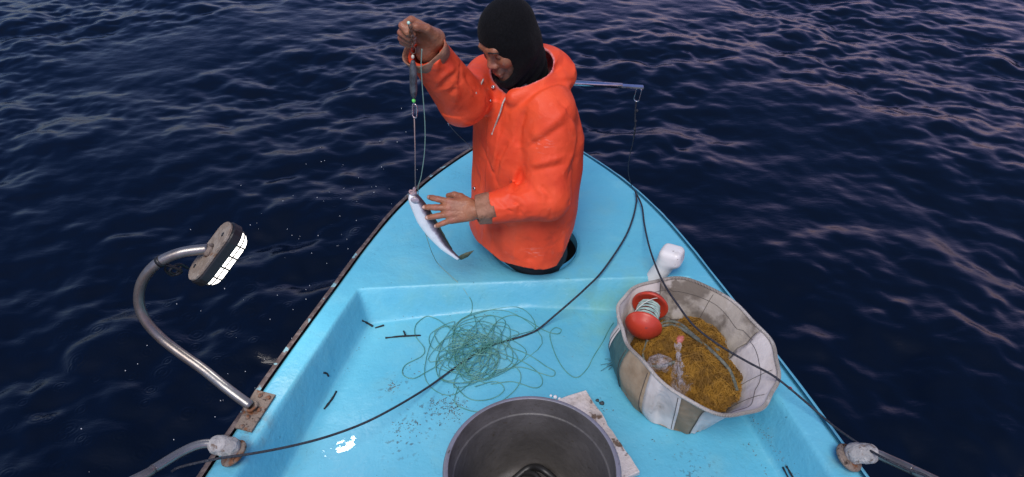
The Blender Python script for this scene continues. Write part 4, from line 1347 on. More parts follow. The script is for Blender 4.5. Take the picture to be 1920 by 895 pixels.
# ------------------------------------------------------------------ the fisherman
man = root('person', 'fisherman in an orange oilskin jacket and black balaclava standing in the bow hatch', 'person', (0.05, 2.23, -0.74))
FW = np.array([-0.78, -0.626, 0.0])          # the way his chest faces
LF = np.array([0.626, -0.78, 0.0])           # towards his left
SKIN = None
def skin_mat():
    m, nt, b = new_mat('skin')
    c = mixc(nt, noise_fac(nt, 22, 4, 0.35, 0.65), (0.36, 0.145, 0.072), (0.27, 0.098, 0.050))
    c = mixc(nt, math_n(nt, 'MULTIPLY', noise_fac(nt, 70, 4, 0.5, 0.7), 0.5), c, (0.25, 0.10, 0.06))
    at = node(nt, 'ShaderNodeVertexColor', layer_name='tone')
    sp_ = node(nt, 'ShaderNodeSeparateColor')
    nt.links.new(at.outputs[0], sp_.inputs[0])
    c = mixc(nt, math_n(nt, 'MULTIPLY', sp_.outputs[0], 0.72), c, (0.075, 0.050, 0.040))      # stubble
    c = mixc(nt, math_n(nt, 'MULTIPLY', sp_.outputs[1], 0.65), c, (0.50, 0.16, 0.13))         # flushed nose, lips and knuckles
    c = mixc(nt, math_n(nt, 'MULTIPLY', sp_.outputs[2], 0.9), c, (0.62, 0.42, 0.36))          # nails
    nt.links.new(c, b.inputs['Base Color'])
    b.inputs['Roughness'].default_value = 0.42
    b.inputs['Subsurface Weight'].default_value = 0.12
    b.inputs['Subsurface Radius'].default_value = (0.010, 0.004, 0.002)
    b.inputs['Subsurface Scale'].default_value = 0.4
    bump(nt, b, noise_fac(nt, 150, 4, 0.3, 0.7), 0.35, 0.0025)
    return m
SKIN = skin_mat()

HC = np.array([-0.010, 2.145, 0.950])        # middle of the head
hf = np.array([-0.70, -0.60, -0.48]); hf /= np.linalg.norm(hf)
hu = np.array([0, 0, 1.0]); hu -= hf * (hu @ hf); hu /= np.linalg.norm(hu)
roll = math.radians(-4)
hl_ = np.cross(hu, hf)
hu, hl_ = hu * math.cos(roll) + hl_ * math.sin(roll), hl_ * math.cos(roll) - hu * math.sin(roll)
HR = np.stack([hf, hl_, hu])
def H(x, y, z):
    return HC + hf * x + hl_ * y + hu * z
NECK = np.array([0.045, 2.225, 0.76])
SHL, SHR = np.array([0.135, 2.075, 0.715]), np.array([-0.095, 2.345, 0.725])
ELL, ELR = np.array([0.125, 1.982, 0.432]), np.array([-0.165, 2.085, 0.765])
WRL, WRR = np.array([-0.130, 1.935, 0.412]), np.array((-0.227, 1.945, 1.028))
CR1 = np.array((-0.254, 1.955, 0.981))
def he(c, r):
    return ellipsoid(H(*c), r, HR)

head_prims = [
    (he((-0.015, 0, 0.032), (0.098, 0.076, 0.086)), 0),
    (he((0.035, 0, -0.030), (0.056, 0.057, 0.088)), 0.03),
    (capsule(H(0.0, 0.052, -0.05), H(0.068, 0.018, -0.098), 0.020, 0.017), 0.025),
    (capsule(H(0.0, -0.052, -0.05), H(0.068, -0.018, -0.098), 0.020, 0.017), 0.025),
    (he((0.080, 0, -0.101), (0.018, 0.024, 0.016)), 0.02),
    (capsule(H(0.083, -0.032, 0.026), H(0.083, 0.032, 0.026), 0.013), 0.018),
    (he((0.064, 0.040, -0.022), (0.024, 0.020, 0.022)), 0.02),
    (he((0.064, -0.040, -0.022), (0.024, 0.020, 0.022)), 0.02),
    (capsule(H(0.087, 0, 0.014), H(0.102, 0, -0.026), 0.0075, 0.0110), 0.014),
    (he((0.103, 0, -0.029), (0.0105, 0.0105, 0.0095)), 0.009),
    (he((0.095, 0.0145, -0.033), (0.0115, 0.008, 0.0085)), 0.005),
    (he((0.095, -0.0145, -0.033), (0.0115, 0.008, 0.0085)), 0.005),
    (he((0.088, 0, -0.062), (0.014, 0.026, 0.015)), 0.012),
    (capsule(H(0.098, -0.016, -0.0665), H(0.098, 0.016, -0.0665), 0.0055), 0.004),
    (capsule(H(0.095, -0.013, -0.0775), H(0.095, 0.013, -0.0775), 0.0065), 0.004),
    (ellipsoid(H(-0.005, 0.071, -0.005), (0.020, 0.007, 0.030), HR), 0.006),
    (ellipsoid(H(-0.005, -0.071, -0.005), (0.020, 0.007, 0.030), HR), 0.006),
]
eyes = [H(0.0735, 0.0315, 0.0035), H(0.0735, -0.0315, 0.0035)]

def hand_prims(W, A, T, N, curls, splay, thumb, s=1.0, back=0.055):
    """palm, four fingers of three bones each and a thumb; returns primitives plus tip positions"""
    A = np.array(A, float); A /= np.linalg.norm(A)
    N = np.array(N, float); N -= A * (N @ A); N /= np.linalg.norm(N)
    T = np.array(T, float); T -= A * (T @ A); T -= N * (T @ N); T /= np.linalg.norm(T)
    def L(a, t, n): return W + s * (A * a + T * t + N * n)
    base = [(0.090, 0.033, 0.0), (0.095, 0.0112, -0.003), (0.091, -0.0112, -0.002), (0.082, -0.032, 0.002)]
    lens = [(0.040, 0.024, 0.019), (0.044, 0.027, 0.020), (0.041, 0.026, 0.020), (0.033, 0.021, 0.017)]
    rad = [(0.0122, 0.0114, 0.0108, 0.0092), (0.0124, 0.0116, 0.0108, 0.0092), (0.0118, 0.0110, 0.0102, 0.0088), (0.0108, 0.0099, 0.0092, 0.0080)]
    pr = []
    for i, b in enumerate(base):
        pr.append((capsule(L(0.012, b[1] * 0.62, 0.002), L(*b), 0.0150 * s, 0.0142 * s), 0.010))
    pr.append((capsule(L(-back, 0, 0.002), L(0.012, 0, 0.002), 0.025 * s, 0.023 * s), 0.02))
    pr.append((capsule(L(0.012, 0.018, 0.010), L(0.060, 0.034, 0.010), 0.016 * s, 0.012 * s), 0.015))   # ball of the thumb
    pr.append((capsule(L(0.015, -0.022, 0.008), L(0.065, -0.028, 0.008), 0.013 * s, 0.011 * s), 0.012))
    tips, nails, knuckles = [], [], []
    for i in range(4):
        p = L(*base[i])
        knuckles.append(p - N * 0.009 * s)
        th = 0.0
        sp_ = math.radians(splay[i])
        for j in range(3):
            th += math.radians(curls[i][j])
            d = math.cos(th) * (A * math.cos(sp_) + T * math.sin(sp_)) + math.sin(th) * N
            q = p + d * lens[i][j] * s
            pr.append((capsule(p, q, rad[i][j] * s, rad[i][j + 1] * s), 0.0028 if j else 0.006))
            if j == 1: knuckles.append(p - (-(math.sin(th)) * (A) + math.cos(th) * N) * 0.006 * s)
            p = q
        back = math.sin(th) * A - math.cos(th) * N
        nails.append(p - d * 0.003 * s + back * 0.0065 * s)
        tips.append(p)
    tp_ = [L(*q) for q in thumb]
    rr = [0.0165, 0.0140, 0.0122, 0.0098]
    for j in range(3):
        pr.append((capsule(tp_[j], tp_[j + 1], rr[j] * s, rr[j + 1] * s), 0.004 if j else 0.012))
    return pr, tips, nails, knuckles, L

# left hand laid on the fish: back of the hand to the camera, fingers to the left
LA = np.array([-0.985, -0.05, 0.015])
LNn = np.array([-0.05, 0.80, -0.60])
LT = np.cross(LNn, LA)
lp, ltips, lnails, lkn, LL = hand_prims(WRL, LA, LT, LNn, [(6, 22, 18), (8, 12, 12), (10, 14, 12), (12, 18, 16)], (14, 3, -8, -20),
    [(0.022, 0.030, 0.010), (0.050, 0.050, 0.016), (0.072, 0.058, 0.024), (0.094, 0.056, 0.036)], 0.98)
# right hand: a fist round the chain, palm side to the camera, thumb on top
RA = np.array([-0.80, -0.16, 0.42])
RN = np.array([-0.35, -0.88, -0.30])
RN = RN - RA / np.linalg.norm(RA) * (RN @ RA / np.linalg.norm(RA))
RT = np.cross(RA, RN)
rp_, rtips, rnails, rkn, RL = hand_prims(WRR, RA, RT, RN, [(52, 88, 50), (72, 92, 58), (78, 92, 58), (80, 92, 60)], (3, 1, -1, -3),
    [(0.018, 0.028, 0.012), (0.046, 0.052, 0.022), (0.078, 0.054, 0.032), (0.100, 0.040, 0.038)], 0.96, 0.004)

body_prims = list(head_prims)
body_prims += [
    (capsule(H(-0.025, 0, -0.05), NECK, 0.056, 0.062), 0.03),
    (capsule(SHL + [0, 0, -0.02], SHR + [0, 0, -0.02], 0.055), 0.05),
    (capsule(NECK + [0, 0, -0.08], np.array([0.045, 2.225, 0.45]), 0.125, 0.115), 0.06),
    (capsule(np.array([0.045, 2.225, 0.45]), np.array([0.045, 2.23, 0.10]), 0.115, 0.118), 0.05),
    (capsule(SHL, ELL, 0.050, 0.040), 0.03), (capsule(ELL, WRL, 0.040, 0.027), 0.015),
    (capsule(SHR, ELR, 0.050, 0.040), 0.03), (capsule(ELR, CR1, 0.040, 0.030), 0.015), (capsule(CR1, WRR, 0.030, 0.027), 0.02),
    (capsule((0.105, 2.19, 0.06), (0.105, 2.17, -0.33), 0.082, 0.058), 0.04), (capsule((0.105, 2.17, -0.33), (0.105, 2.20, -0.66), 0.056, 0.040), 0.02),
    (capsule((-0.01, 2.28, 0.06), (-0.01, 2.26, -0.33), 0.082, 0.058), 0.04), (capsule((-0.01, 2.26, -0.33), (-0.01, 2.29, -0.66), 0.056, 0.040), 0.02),
    (capsule((0.105, 2.21, -0.70), (-0.01 + 0.03, 2.10, -0.71), 0.036, 0.030), 0.02), (capsule((-0.01, 2.30, -0.70), (-0.10, 2.19, -0.71), 0.036, 0.030), 0.02),
]
body_prims += lp + rp_
def body_post(P, D):
    for e in eyes:
        s = np.linalg.norm(P - (e + hf * 0.020), axis=-1) - 0.0155
        D = smax(D, -s, 0.008)
        D = smin(D, np.linalg.norm((P - e), axis=-1) - 0.0135, 0.003)
    return D
BH = 0.0036
v, q = sdf_mesh(body_prims, (-0.37, 1.84, -0.76), (0.24, 2.44, 1.09), BH, body_post, 0.01)
body = make('body', v, q, SKIN, man)
tone = np.zeros((len(v), 4), np.float32); tone[:, 3] = 1
hl_local = (v - HC) @ HR.T
x_, y_, z_ = hl_local.T
face = (x_ > 0.04) & (np.abs(y_) < 0.08) & (z_ > -0.13) & (z_ < 0.1)
st = np.exp(-((z_ + 0.056) / 0.010) ** 2) * (np.abs(y_) < 0.036) * 0.9 + np.clip((-0.062 - z_) / 0.02, 0, 1) * 0.75 + np.clip((np.abs(y_) - 0.03) / 0.02, 0, 1) * np.clip((-0.038 - z_) / 0.02, 0, 1) * 0.55
lip = np.exp(-((z_ + 0.072) / 0.008) ** 2) * np.exp(-(y_ / 0.018) ** 2)
tone[:, 0] = np.where(face, np.clip(1.25 * st - lip * 0.9, 0, 1), 0)
nose = np.exp(-((z_ + 0.030) / 0.013) ** 2 - (y_ / 0.016) ** 2) * (x_ > 0.09)
tone[:, 1] = np.where(face, np.clip(lip * 0.9 + nose * 0.8, 0, 1), 0)
for k_ in lkn + rkn:
    tone[:, 1] = np.maximum(tone[:, 1], 0.45 * np.exp(-(np.linalg.norm(v - k_, axis=1) / 0.010) ** 2))
for n_ in lnails + rnails:
    tone[:, 2] = np.maximum(tone[:, 2], (np.linalg.norm(v - n_, axis=1) < 0.0062) * 0.9)
ca = body.data.color_attributes.new('tone', 'FLOAT_COLOR', 'POINT')
ca.data.foreach_set('color', tone.ravel())

HAIR = simple('dark_hair', (0.012, 0.009, 0.008), 0.7)
for s in (1, -1):
    pts = [H(0.0955, 0.012 * s, 0.0225), H(0.0965, 0.024 * s, 0.0280), H(0.0915, 0.038 * s, 0.0285), H(0.0790, 0.050 * s, 0.0210)]
    g = Geo().tube(spline(pts, 5), np.interp(np.linspace(0, 1, 16), [0, 0.25, 0.7, 1], [0.0020, 0.0036, 0.0032, 0.0014]), 7)
    geo('eyebrow', g, HAIR, man)
    e = H(0.0735, 0.0315 * s, 0.0035)
    pts = [e + hl_ * (0.0125 * t) + hf * (0.0138 * math.cos(t * 0.9)) - hu * (0.0055 + 0.001 * t * t) for t in np.linspace(-0.95, 0.95, 8)]
    geo('eyelash', Geo().tube(pts, 0.0011, 5), HAIR, man)

# balaclava
KNIT = None
def knit():
    m, nt, b = new_mat('black_knit')
    c = mixc(nt, noise_fac(nt, 200, 2, 0.4, 0.6), (0.0035, 0.0035, 0.0042), (0.0065, 0.0065, 0.0075))
    nt.links.new(c, b.inputs['Base Color'])
    b.inputs['Roughness'].default_value = 0.92
    b.inputs['Specular IOR Level'].default_value = 0.12
    b.inputs['Sheen Weight'].default_value = 0.03
    b.inputs['Sheen Roughness'].default_value = 0.5
    bump(nt, b, math_n(nt, 'ADD', noise_fac(nt, 240, 2, 0.3, 0.7, stretch=(1, 1, 0.35)), math_n(nt, 'MULTIPLY', noise_fac(nt, 12, 3, 0.3, 0.7), 2.5)), 0.4, 0.003)
    return m
KNIT = knit()
bala_prims = [
    (he((-0.010, 0, 0.034), (0.102, 0.084, 0.094)), 0),
    (he((0.020, 0, -0.030), (0.072, 0.074, 0.096)), 0.03),
    (he((-0.008, 0, -0.005), (0.045, 0.087, 0.055)), 0.03),
    (capsule(H(0.0, 0.056, -0.05), H(0.074, 0.018, -0.100), 0.026, 0.024), 0.025),
    (capsule(H(0.0, -0.056, -0.05), H(0.074, -0.018, -0.100), 0.026, 0.024), 0.025),
    (he((0.082, 0, -0.103), (0.024, 0.032, 0.022)), 0.02),
    (capsule(H(-0.030, 0, -0.04), NECK + [0.0, 0.0, 0.02], 0.074, 0.082), 0.03),
    (capsule(H(0.055, 0, -0.10), NECK + [-0.035, -0.03, 0.015], 0.042, 0.060), 0.03),
]
def bala_post(P, D):
    q = (P - HC) @ HR.T
    x, y, z = q[..., 0], q[..., 1], q[..., 2]
    # soft folds at the throat
    fold = 0.0030 * np.sin((z + 0.45 * x) * 150 + 6 * y) * np.clip((-0.085 - z) / 0.04, 0, 1)
    D = D - fold
    inner = D + 0.007
    z0 = z + 0.022 + 0.26 * (y + 0.010)
    hole = (np.sqrt((y / 0.057) ** 2 + (np.where(z0 > 0, z0 / 0.070, z0 / 0.066)) ** 2) - 1) * 0.052
    hole = np.maximum(hole, 0.035 - x)
    shell = np.maximum(D, -inner)
    return smax(shell, -hole, 0.003)
v, q = sdf_mesh(bala_prims, (-0.18, 1.98, 0.70), (0.20, 2.36, 1.09), 0.0036, bala_post, 0.01)
make('balaclava', v, q, KNIT, man)

# ---- jacket
JZ = np.array([-0.06, 0.05, 0.15, 0.30, 0.45, 0.58, 0.68, 0.75, 0.80, 0.86])
JCX = np.array([0.036, 0.036, 0.038, 0.046, 0.056, 0.056, 0.048, 0.045, 0.045, 0.045])
JCY = np.array([2.21, 2.21, 2.212, 2.215, 2.22, 2.222, 2.222, 2.222, 2.222, 2.222])
JA = np.array([0.238, 0.236, 0.233, 0.230, 0.230, 0.228, 0.212, 0.176, 0.130, 0.100])
JB = np.array([0.180, 0.180, 0.178, 0.174, 0.174, 0.168, 0.148, 0.124, 0.105, 0.095])
def torso(P):
    z = P[..., 2]
    cx, cy = np.interp(z, JZ, JCX), np.interp(z, JZ, JCY)
    a, b = np.interp(z, JZ, JA), np.interp(z, JZ, JB)
    dx, dy = P[..., 0] - cx, P[..., 1] - cy
    l = (dx * LF[0] + dy * LF[1]) / a
    f = (dx * FW[0] + dy * FW[1]) / b
    r = (np.abs(l) ** 2.3 + np.abs(f) ** 2.3) ** (1 / 2.3)
    return np.maximum((r - 1) * np.minimum(a, b) * 0.95, z - 0.85)

CUFL0, CUFL1 = WRL + np.array([0.036, 0.010, 0.004]), WRL + np.array([0.09, 0.02, 0.006])
ldir = (WRL - ELL) / np.linalg.norm(WRL - ELL)
rdir = (CR1 - ELR) / np.linalg.norm(CR1 - ELR)
jack_prims = [
    (torso, 0),
    (capsule(SHL + [-0.02, 0.03, 0.0], SHR + [0.02, -0.03, 0.0], 0.088), 0.05),
    (capsule(SHL + [-0.005, 0.01, -0.01], ELL + [0.0, 0.0, 0.0], 0.088, 0.080), 0.022),
    (capsule(ELL, WRL - ldir * 0.03, 0.080, 0.053), 0.014),
    (capsule(SHR + [0.01, -0.01, -0.01], ELR + [0.0, 0.0, -0.01], 0.086, 0.078), 0.025),
    (capsule(ELR + [0, 0, -0.005], CR1 + rdir * 0.00, 0.084, 0.062), 0.016),
]
HOODC = np.array([0.108, 2.276, 0.782])
BK = np.array([0.75, 0.66, 0.0]); BK /= np.linalg.norm(BK)
SD = np.cross([0, 0, 1.0], BK)
HR2 = np.stack([BK, SD, [0, 0, 1.0]])
jack_prims += [
    (ellipsoid(HOODC, (0.098, 0.140, 0.084), HR2), 0.012),
    (capsule(HOODC + SD * -0.115 + BK * -0.03, np.array([0.005, 2.09, 0.765]), 0.036, 0.026), 0.02),
    (capsule(HOODC + SD * 0.115 + BK * -0.03, np.array([-0.05, 2.17, 0.765]), 0.036, 0.026), 0.02),
]
FOLDS = []
FOLDS = [
    ([(0.18,2.235,0.848),(0.175,2.199,0.839),(0.162,2.183,0.834),(0.149,2.166,0.83),(0.136,2.145,0.827)], 0.008, -0.009),
    ([(0.158,2.276,0.858),(0.162,2.233,0.855),(0.151,2.204,0.851),(0.14,2.177,0.847)], 0.006, 0.006),
    ([(0.213,2.243,0.82),(0.213,2.212,0.815),(0.215,2.197,0.804)], 0.007, 0.006),
    ([(0.188,2.051,0.761),(0.175,2.029,0.755),(0.161,2.014,0.744),(0.149,2.003,0.731),(0.136,1.998,0.723),(0.123,1.994,0.714),(0.11,1.993,0.704),(0.098,1.993,0.692),(0.085,1.996,0.68),(0.072,1.999,0.662),(0.059,2.005,0.643)], 0.016, 0.011),
    ([(0.045,2.044,0.744),(0.039,2.043,0.726),(0.033,2.043,0.707),(0.027,2.043,0.688),(0.024,2.041,0.663),(0.021,2.039,0.637),(0.023,2.035,0.619),(0.026,2.03,0.601)], 0.01, -0.013),
    ([(0.055,2.004,0.626),(0.07,1.993,0.642),(0.085,1.987,0.655),(0.1,1.984,0.666),(0.115,1.983,0.676),(0.129,1.985,0.687),(0.144,1.989,0.695),(0.158,1.995,0.703),(0.173,2.005,0.709)], 0.012, -0.007),
    ([(0.018,2.029,0.527),(0.012,2.031,0.5),(0.005,2.033,0.472),(-0.003,1.97,0.487),(-0.012,1.937,0.482)], 0.009, 0.01),
    ([(0.033,2.021,0.528),(0.027,2.022,0.498),(0.022,2.015,0.474),(0.015,1.96,0.491),(0.008,1.939,0.486)], 0.008, -0.01),
    ([(-0.012,1.932,0.481),(0.006,1.925,0.479),(0.024,1.92,0.477),(0.037,1.91,0.468),(0.049,1.903,0.458),(0.046,1.897,0.441),(0.042,1.896,0.421)], 0.009, 0.009),
    ([(-0.001,1.915,0.471),(0.026,1.903,0.458),(0.026,1.897,0.44),(0.026,1.896,0.419)], 0.007, -0.008),
    ([(0.079,1.94,0.506),(0.092,1.928,0.499),(0.104,1.919,0.49),(0.106,1.909,0.472),(0.108,1.902,0.452)], 0.009, 0.008),
    ([(0.095,1.934,0.517),(0.11,1.925,0.505),(0.125,1.917,0.491),(0.128,1.904,0.462)], 0.008, -0.007),
    ([(0.056,1.987,0.563),(0.076,1.967,0.581),(0.096,1.958,0.591),(0.117,1.956,0.598),(0.135,1.958,0.604),(0.154,1.963,0.607),(0.173,1.973,0.608)], 0.01, 0.007),
    ([(0.062,1.972,0.545),(0.078,1.959,0.558),(0.093,1.952,0.567),(0.109,1.948,0.573),(0.125,1.948,0.578),(0.143,1.951,0.581),(0.16,1.958,0.582),(0.179,1.969,0.58)], 0.01, -0.007),
    ([(0.192,2.03,0.73),(0.199,2.029,0.707),(0.205,2.03,0.684),(0.213,2.037,0.656),(0.21,2.026,0.638),(0.208,2.017,0.62),(0.206,2.009,0.6),(0.197,1.992,0.59),(0.189,1.979,0.578),(0.181,1.966,0.564),(0.173,1.955,0.551)], 0.014, 0.008),
    ([(-0.072,2.071,0.226),(-0.049,2.055,0.241),(-0.027,2.04,0.255),(-0.004,2.026,0.268),(0.018,2.013,0.28),(0.037,2.006,0.293),(0.056,2.001,0.303),(0.075,1.999,0.311)], 0.009, -0.014),
    ([(-0.028,2.079,0.642),(-0.034,2.081,0.622),(-0.04,2.083,0.603),(-0.046,2.083,0.584),(-0.052,2.084,0.565),(-0.059,2.086,0.545),(-0.064,2.09,0.517),(-0.069,2.095,0.488),(-0.074,2.099,0.459)], 0.01, 0.007),
    ([(0.007,2.048,0.632),(-0.001,2.05,0.613),(-0.009,2.052,0.593),(-0.016,2.055,0.573),(-0.024,2.059,0.552),(-0.032,2.064,0.529),(-0.038,2.069,0.503),(-0.043,2.074,0.475),(-0.049,2.078,0.448),(-0.055,2.079,0.422)], 0.01, 0.007),
    ([(-0.012,2.061,0.625),(-0.021,2.064,0.602),(-0.03,2.067,0.58),(-0.039,2.073,0.555),(-0.049,2.08,0.529),(-0.053,2.081,0.508),(-0.057,2.083,0.487),(-0.061,2.086,0.464),(-0.066,2.088,0.441)], 0.009, -0.008),
    ([(-0.108,2.107,0.198),(-0.109,2.107,0.174),(-0.111,2.105,0.151),(-0.113,2.104,0.128)], 0.012, 0.005),
    ([(0.018,2.013,0.248),(0.016,2.013,0.223),(0.014,2.012,0.199),(0.013,2.01,0.175),(0.011,2.009,0.151),(0.009,2.009,0.125)], 0.014, 0.006),
    ([(0.061,1.998,0.249),(0.061,1.997,0.223),(0.061,1.996,0.198),(0.062,1.994,0.172),(0.062,1.992,0.147),(0.062,1.99,0.121)], 0.012, -0.005),
    ([(0.197,2.043,0.247),(0.195,2.042,0.224),(0.193,2.039,0.202),(0.191,2.034,0.18),(0.19,2.03,0.158),(0.188,2.027,0.136)], 0.012, 0.007),
    ([(0.132,1.9,0.445),(0.132,1.9,0.425),(0.133,1.905,0.4)], 0.0035, -0.004),
    ([(0.202,1.95,0.449),(0.2,1.945,0.431)], 0.01, -0.007),
    ([(0.214,2.185,0.783),(0.19,2.15,0.797),(0.169,2.135,0.803),(0.148,2.12,0.808),(0.127,2.098,0.81),(0.108,2.084,0.808),(0.088,2.076,0.803),(0.073,2.068,0.795),(0.058,2.064,0.785),(0.043,2.062,0.773),(0.027,2.062,0.758),(0.012,2.066,0.741)], 0.007, -0.015),
    ([(0.189,2.137,0.783),(0.169,2.11,0.794),(0.149,2.092,0.801),(0.131,2.083,0.804),(0.115,2.07,0.802),(0.099,2.062,0.797),(0.084,2.056,0.791),(0.069,2.049,0.778),(0.054,2.047,0.763)], 0.01, 0.005),
    ([(-0.084,2.064,0.78),(-0.084,2.055,0.767),(-0.085,2.054,0.748),(-0.086,2.065,0.724)], 0.0035, -0.004),
    ([(-0.109,2.162,0.538),(-0.102,2.148,0.524),(-0.094,2.134,0.511),(-0.087,2.118,0.499),(-0.08,2.108,0.483),(-0.072,2.098,0.469),(-0.064,2.088,0.456),(-0.057,2.081,0.441),(-0.049,2.075,0.424)], 0.008, -0.005),
    ([(-0.156,2.222,0.261),(-0.148,2.196,0.256),(-0.141,2.177,0.248),(-0.133,2.161,0.237),(-0.126,2.147,0.225)], 0.008, 0.005),
    ([(0.145,2.049,0.787),(0.158,2.039,0.776),(0.171,2.033,0.762),(0.184,2.031,0.746),(0.194,2.033,0.731),(0.206,2.041,0.711),(0.219,2.066,0.683),(0.235,2.114,0.641)], 0.014, -0.006),
    ([(0.231,2.085,0.611),(0.228,2.075,0.592),(0.226,2.07,0.57),(0.225,2.069,0.546),(0.218,2.06,0.529),(0.206,2.004,0.543),(0.198,1.98,0.537),(0.191,1.964,0.526)], 0.01, -0.007),
    ([(-0.039,1.898,0.447),(-0.019,1.898,0.447),(0.0,1.898,0.447),(0.019,1.903,0.456),(0.037,1.908,0.466),(0.056,1.915,0.474)], 0.01, 0.006),
    ([(-0.055,1.922,0.469),(-0.043,1.91,0.462),(-0.031,1.902,0.453),(-0.012,1.897,0.443),(0.008,1.895,0.43)], 0.007, -0.006),
    ([(-0.163,1.981,0.933),(-0.165,1.966,0.921),(-0.168,1.958,0.907),(-0.17,1.956,0.889),(-0.172,1.956,0.87),(-0.174,1.959,0.849),(-0.176,1.964,0.827),(-0.179,1.973,0.803)], 0.01, 0.013),
    ([(-0.16,1.989,0.928),(-0.163,1.97,0.917),(-0.164,1.963,0.902),(-0.166,1.96,0.885),(-0.168,1.959,0.867)], 0.008, -0.014),
    ([(-0.17,1.961,0.933),(-0.183,1.942,0.93),(-0.196,1.93,0.925),(-0.21,1.923,0.917),(-0.222,1.925,0.9),(-0.235,1.935,0.878)], 0.008, 0.009),
    ([(-0.176,1.95,0.918),(-0.192,1.935,0.909),(-0.208,1.93,0.896),(-0.229,1.939,0.868)], 0.007, -0.008),
    ([(-0.17,1.956,0.9),(-0.183,1.945,0.889),(-0.196,1.941,0.875),(-0.217,1.94,0.866)], 0.007, 0.008),
    ([(-0.173,1.955,0.869),(-0.185,1.951,0.859),(-0.196,1.951,0.847)], 0.007, -0.007),
    ([(-0.155,1.973,0.888),(-0.149,1.979,0.869),(-0.142,1.985,0.85),(-0.132,1.996,0.83),(-0.122,2.007,0.809)], 0.008, 0.008),
    ([(-0.147,1.991,0.892),(-0.138,1.998,0.873),(-0.13,2.005,0.853),(-0.116,2.021,0.829)], 0.008, -0.008),
    ([(-0.206,1.934,1.001),(-0.212,1.919,0.989),(-0.219,1.906,0.976),(-0.222,1.907,0.957),(-0.226,1.911,0.936)], 0.01, 0.007),
    ([(-0.194,1.965,0.999),(-0.196,1.936,0.991),(-0.2,1.924,0.975),(-0.198,1.926,0.948)], 0.01, -0.008),
]

def fold_disp(P):
    out = np.zeros(P.shape[:-1])
    shp = P.shape[:-1]
    Q = P.reshape(-1, 3)
    o = out.reshape(-1)
    for pts, w, h in FOLDS:
        w = max(0.0055, w * 0.8) if w > 0.004 else w
        pts = np.asarray(pts, float)
        lo_, hi_ = pts.min(0) - w * 3, pts.max(0) + w * 3
        sel = np.nonzero(((Q > lo_) & (Q < hi_)).all(1))[0]
        if not len(sel):
            continue
        S = Q[sel]
        best = np.full(len(sel), 9.0); tt = np.zeros(len(sel))
        ns = len(pts) - 1
        for i in range(ns):
            a, b = pts[i], pts[i + 1]
            ba = b - a
            hh = np.clip(((S - a) @ ba) / (ba @ ba + 1e-12), 0, 1)
            d = np.linalg.norm(S - a - hh[:, None] * ba, axis=1)
            m = d < best
            best[m] = d[m]; tt[m] = ((i + hh) / ns)[m]
        env = np.clip(np.minimum(tt, 1 - tt) * 6, 0.25, 1)
        o[sel] += 1.55 * h * env * np.exp(-(np.abs(best) / w) ** 1.0)
    return out
def wave(P, d, f, ph):
    return np.sin((P @ np.array(d, float)) * f + ph)
def jack_post(P, D):
    x, y, z = P[..., 0], P[..., 1], P[..., 2]
    w = 0.0016 * wave(P, (0.5, 0.3, 1), 31, 0.6 + 0 * x) * wave(P, (1, -0.6, 0.3), 19, 1.1)
    # the hem flares into shallow flutes
    an = np.arctan2(y - 2.215, x - 0.04)
    w += 0.005 * np.clip((0.30 - z) / 0.25, 0, 1) * np.sin(an * 5 + 0.8)
    out = D - w - fold_disp(P)
    base = D
    # placket flap down the front
    dx, dy = x - np.interp(z, JZ, JCX), y - np.interp(z, JZ, JCY)
    l = dx * LF[0] + dy * LF[1]
    f = dx * FW[0] + dy * FW[1]
    strip = np.clip((0.034 - np.abs(l - 0.008)) / 0.004, 0, 1) * (f > 0.05) * (z < 0.74)
    out = out - 0.0040 * strip
    inner = out + 0.016
    # neck opening and hollow hood
    neck = capsule((0.046, 2.222, 0.73), H(-0.036, 0, 0.0), 0.096, 0.124)(P)
    hood = ellipsoid(HOODC, (0.085, 0.127, 0.070), HR2)(P)
    thr = capsule((-0.034, 2.105, 0.735), (-0.015, 2.12, 0.83), 0.003, 0.030)(P)
    cav = smin(smin(neck, hood, 0.008), thr, 0.01)
    out = smax(out, -cav, 0.003)
    # open ends
    hemz = np.interp(f, [-0.22, -0.165, -0.062, 0.017, 0.167, 0.227], [0.26, 0.235, 0.175, 0.094, 0.098, 0.150]) + 0.004 * np.sin(an * 7)
    ends = np.maximum(out, hemz - z)
    shell = np.maximum(ends, -inner)
    cl = (P - (WRL + np.array([0.052, 0.01, 0.003]))) @ ldir
    near_l = np.linalg.norm(P - WRL, axis=-1) < 0.14
    shell = np.where(near_l, np.maximum(shell, cl), shell)
    crr = (P - (CR1 + rdir * 0.010)) @ rdir
    near_r = np.linalg.norm(P - CR1, axis=-1) < 0.13
    shell = np.where(near_r, np.maximum(shell, crr), shell)
    return shell
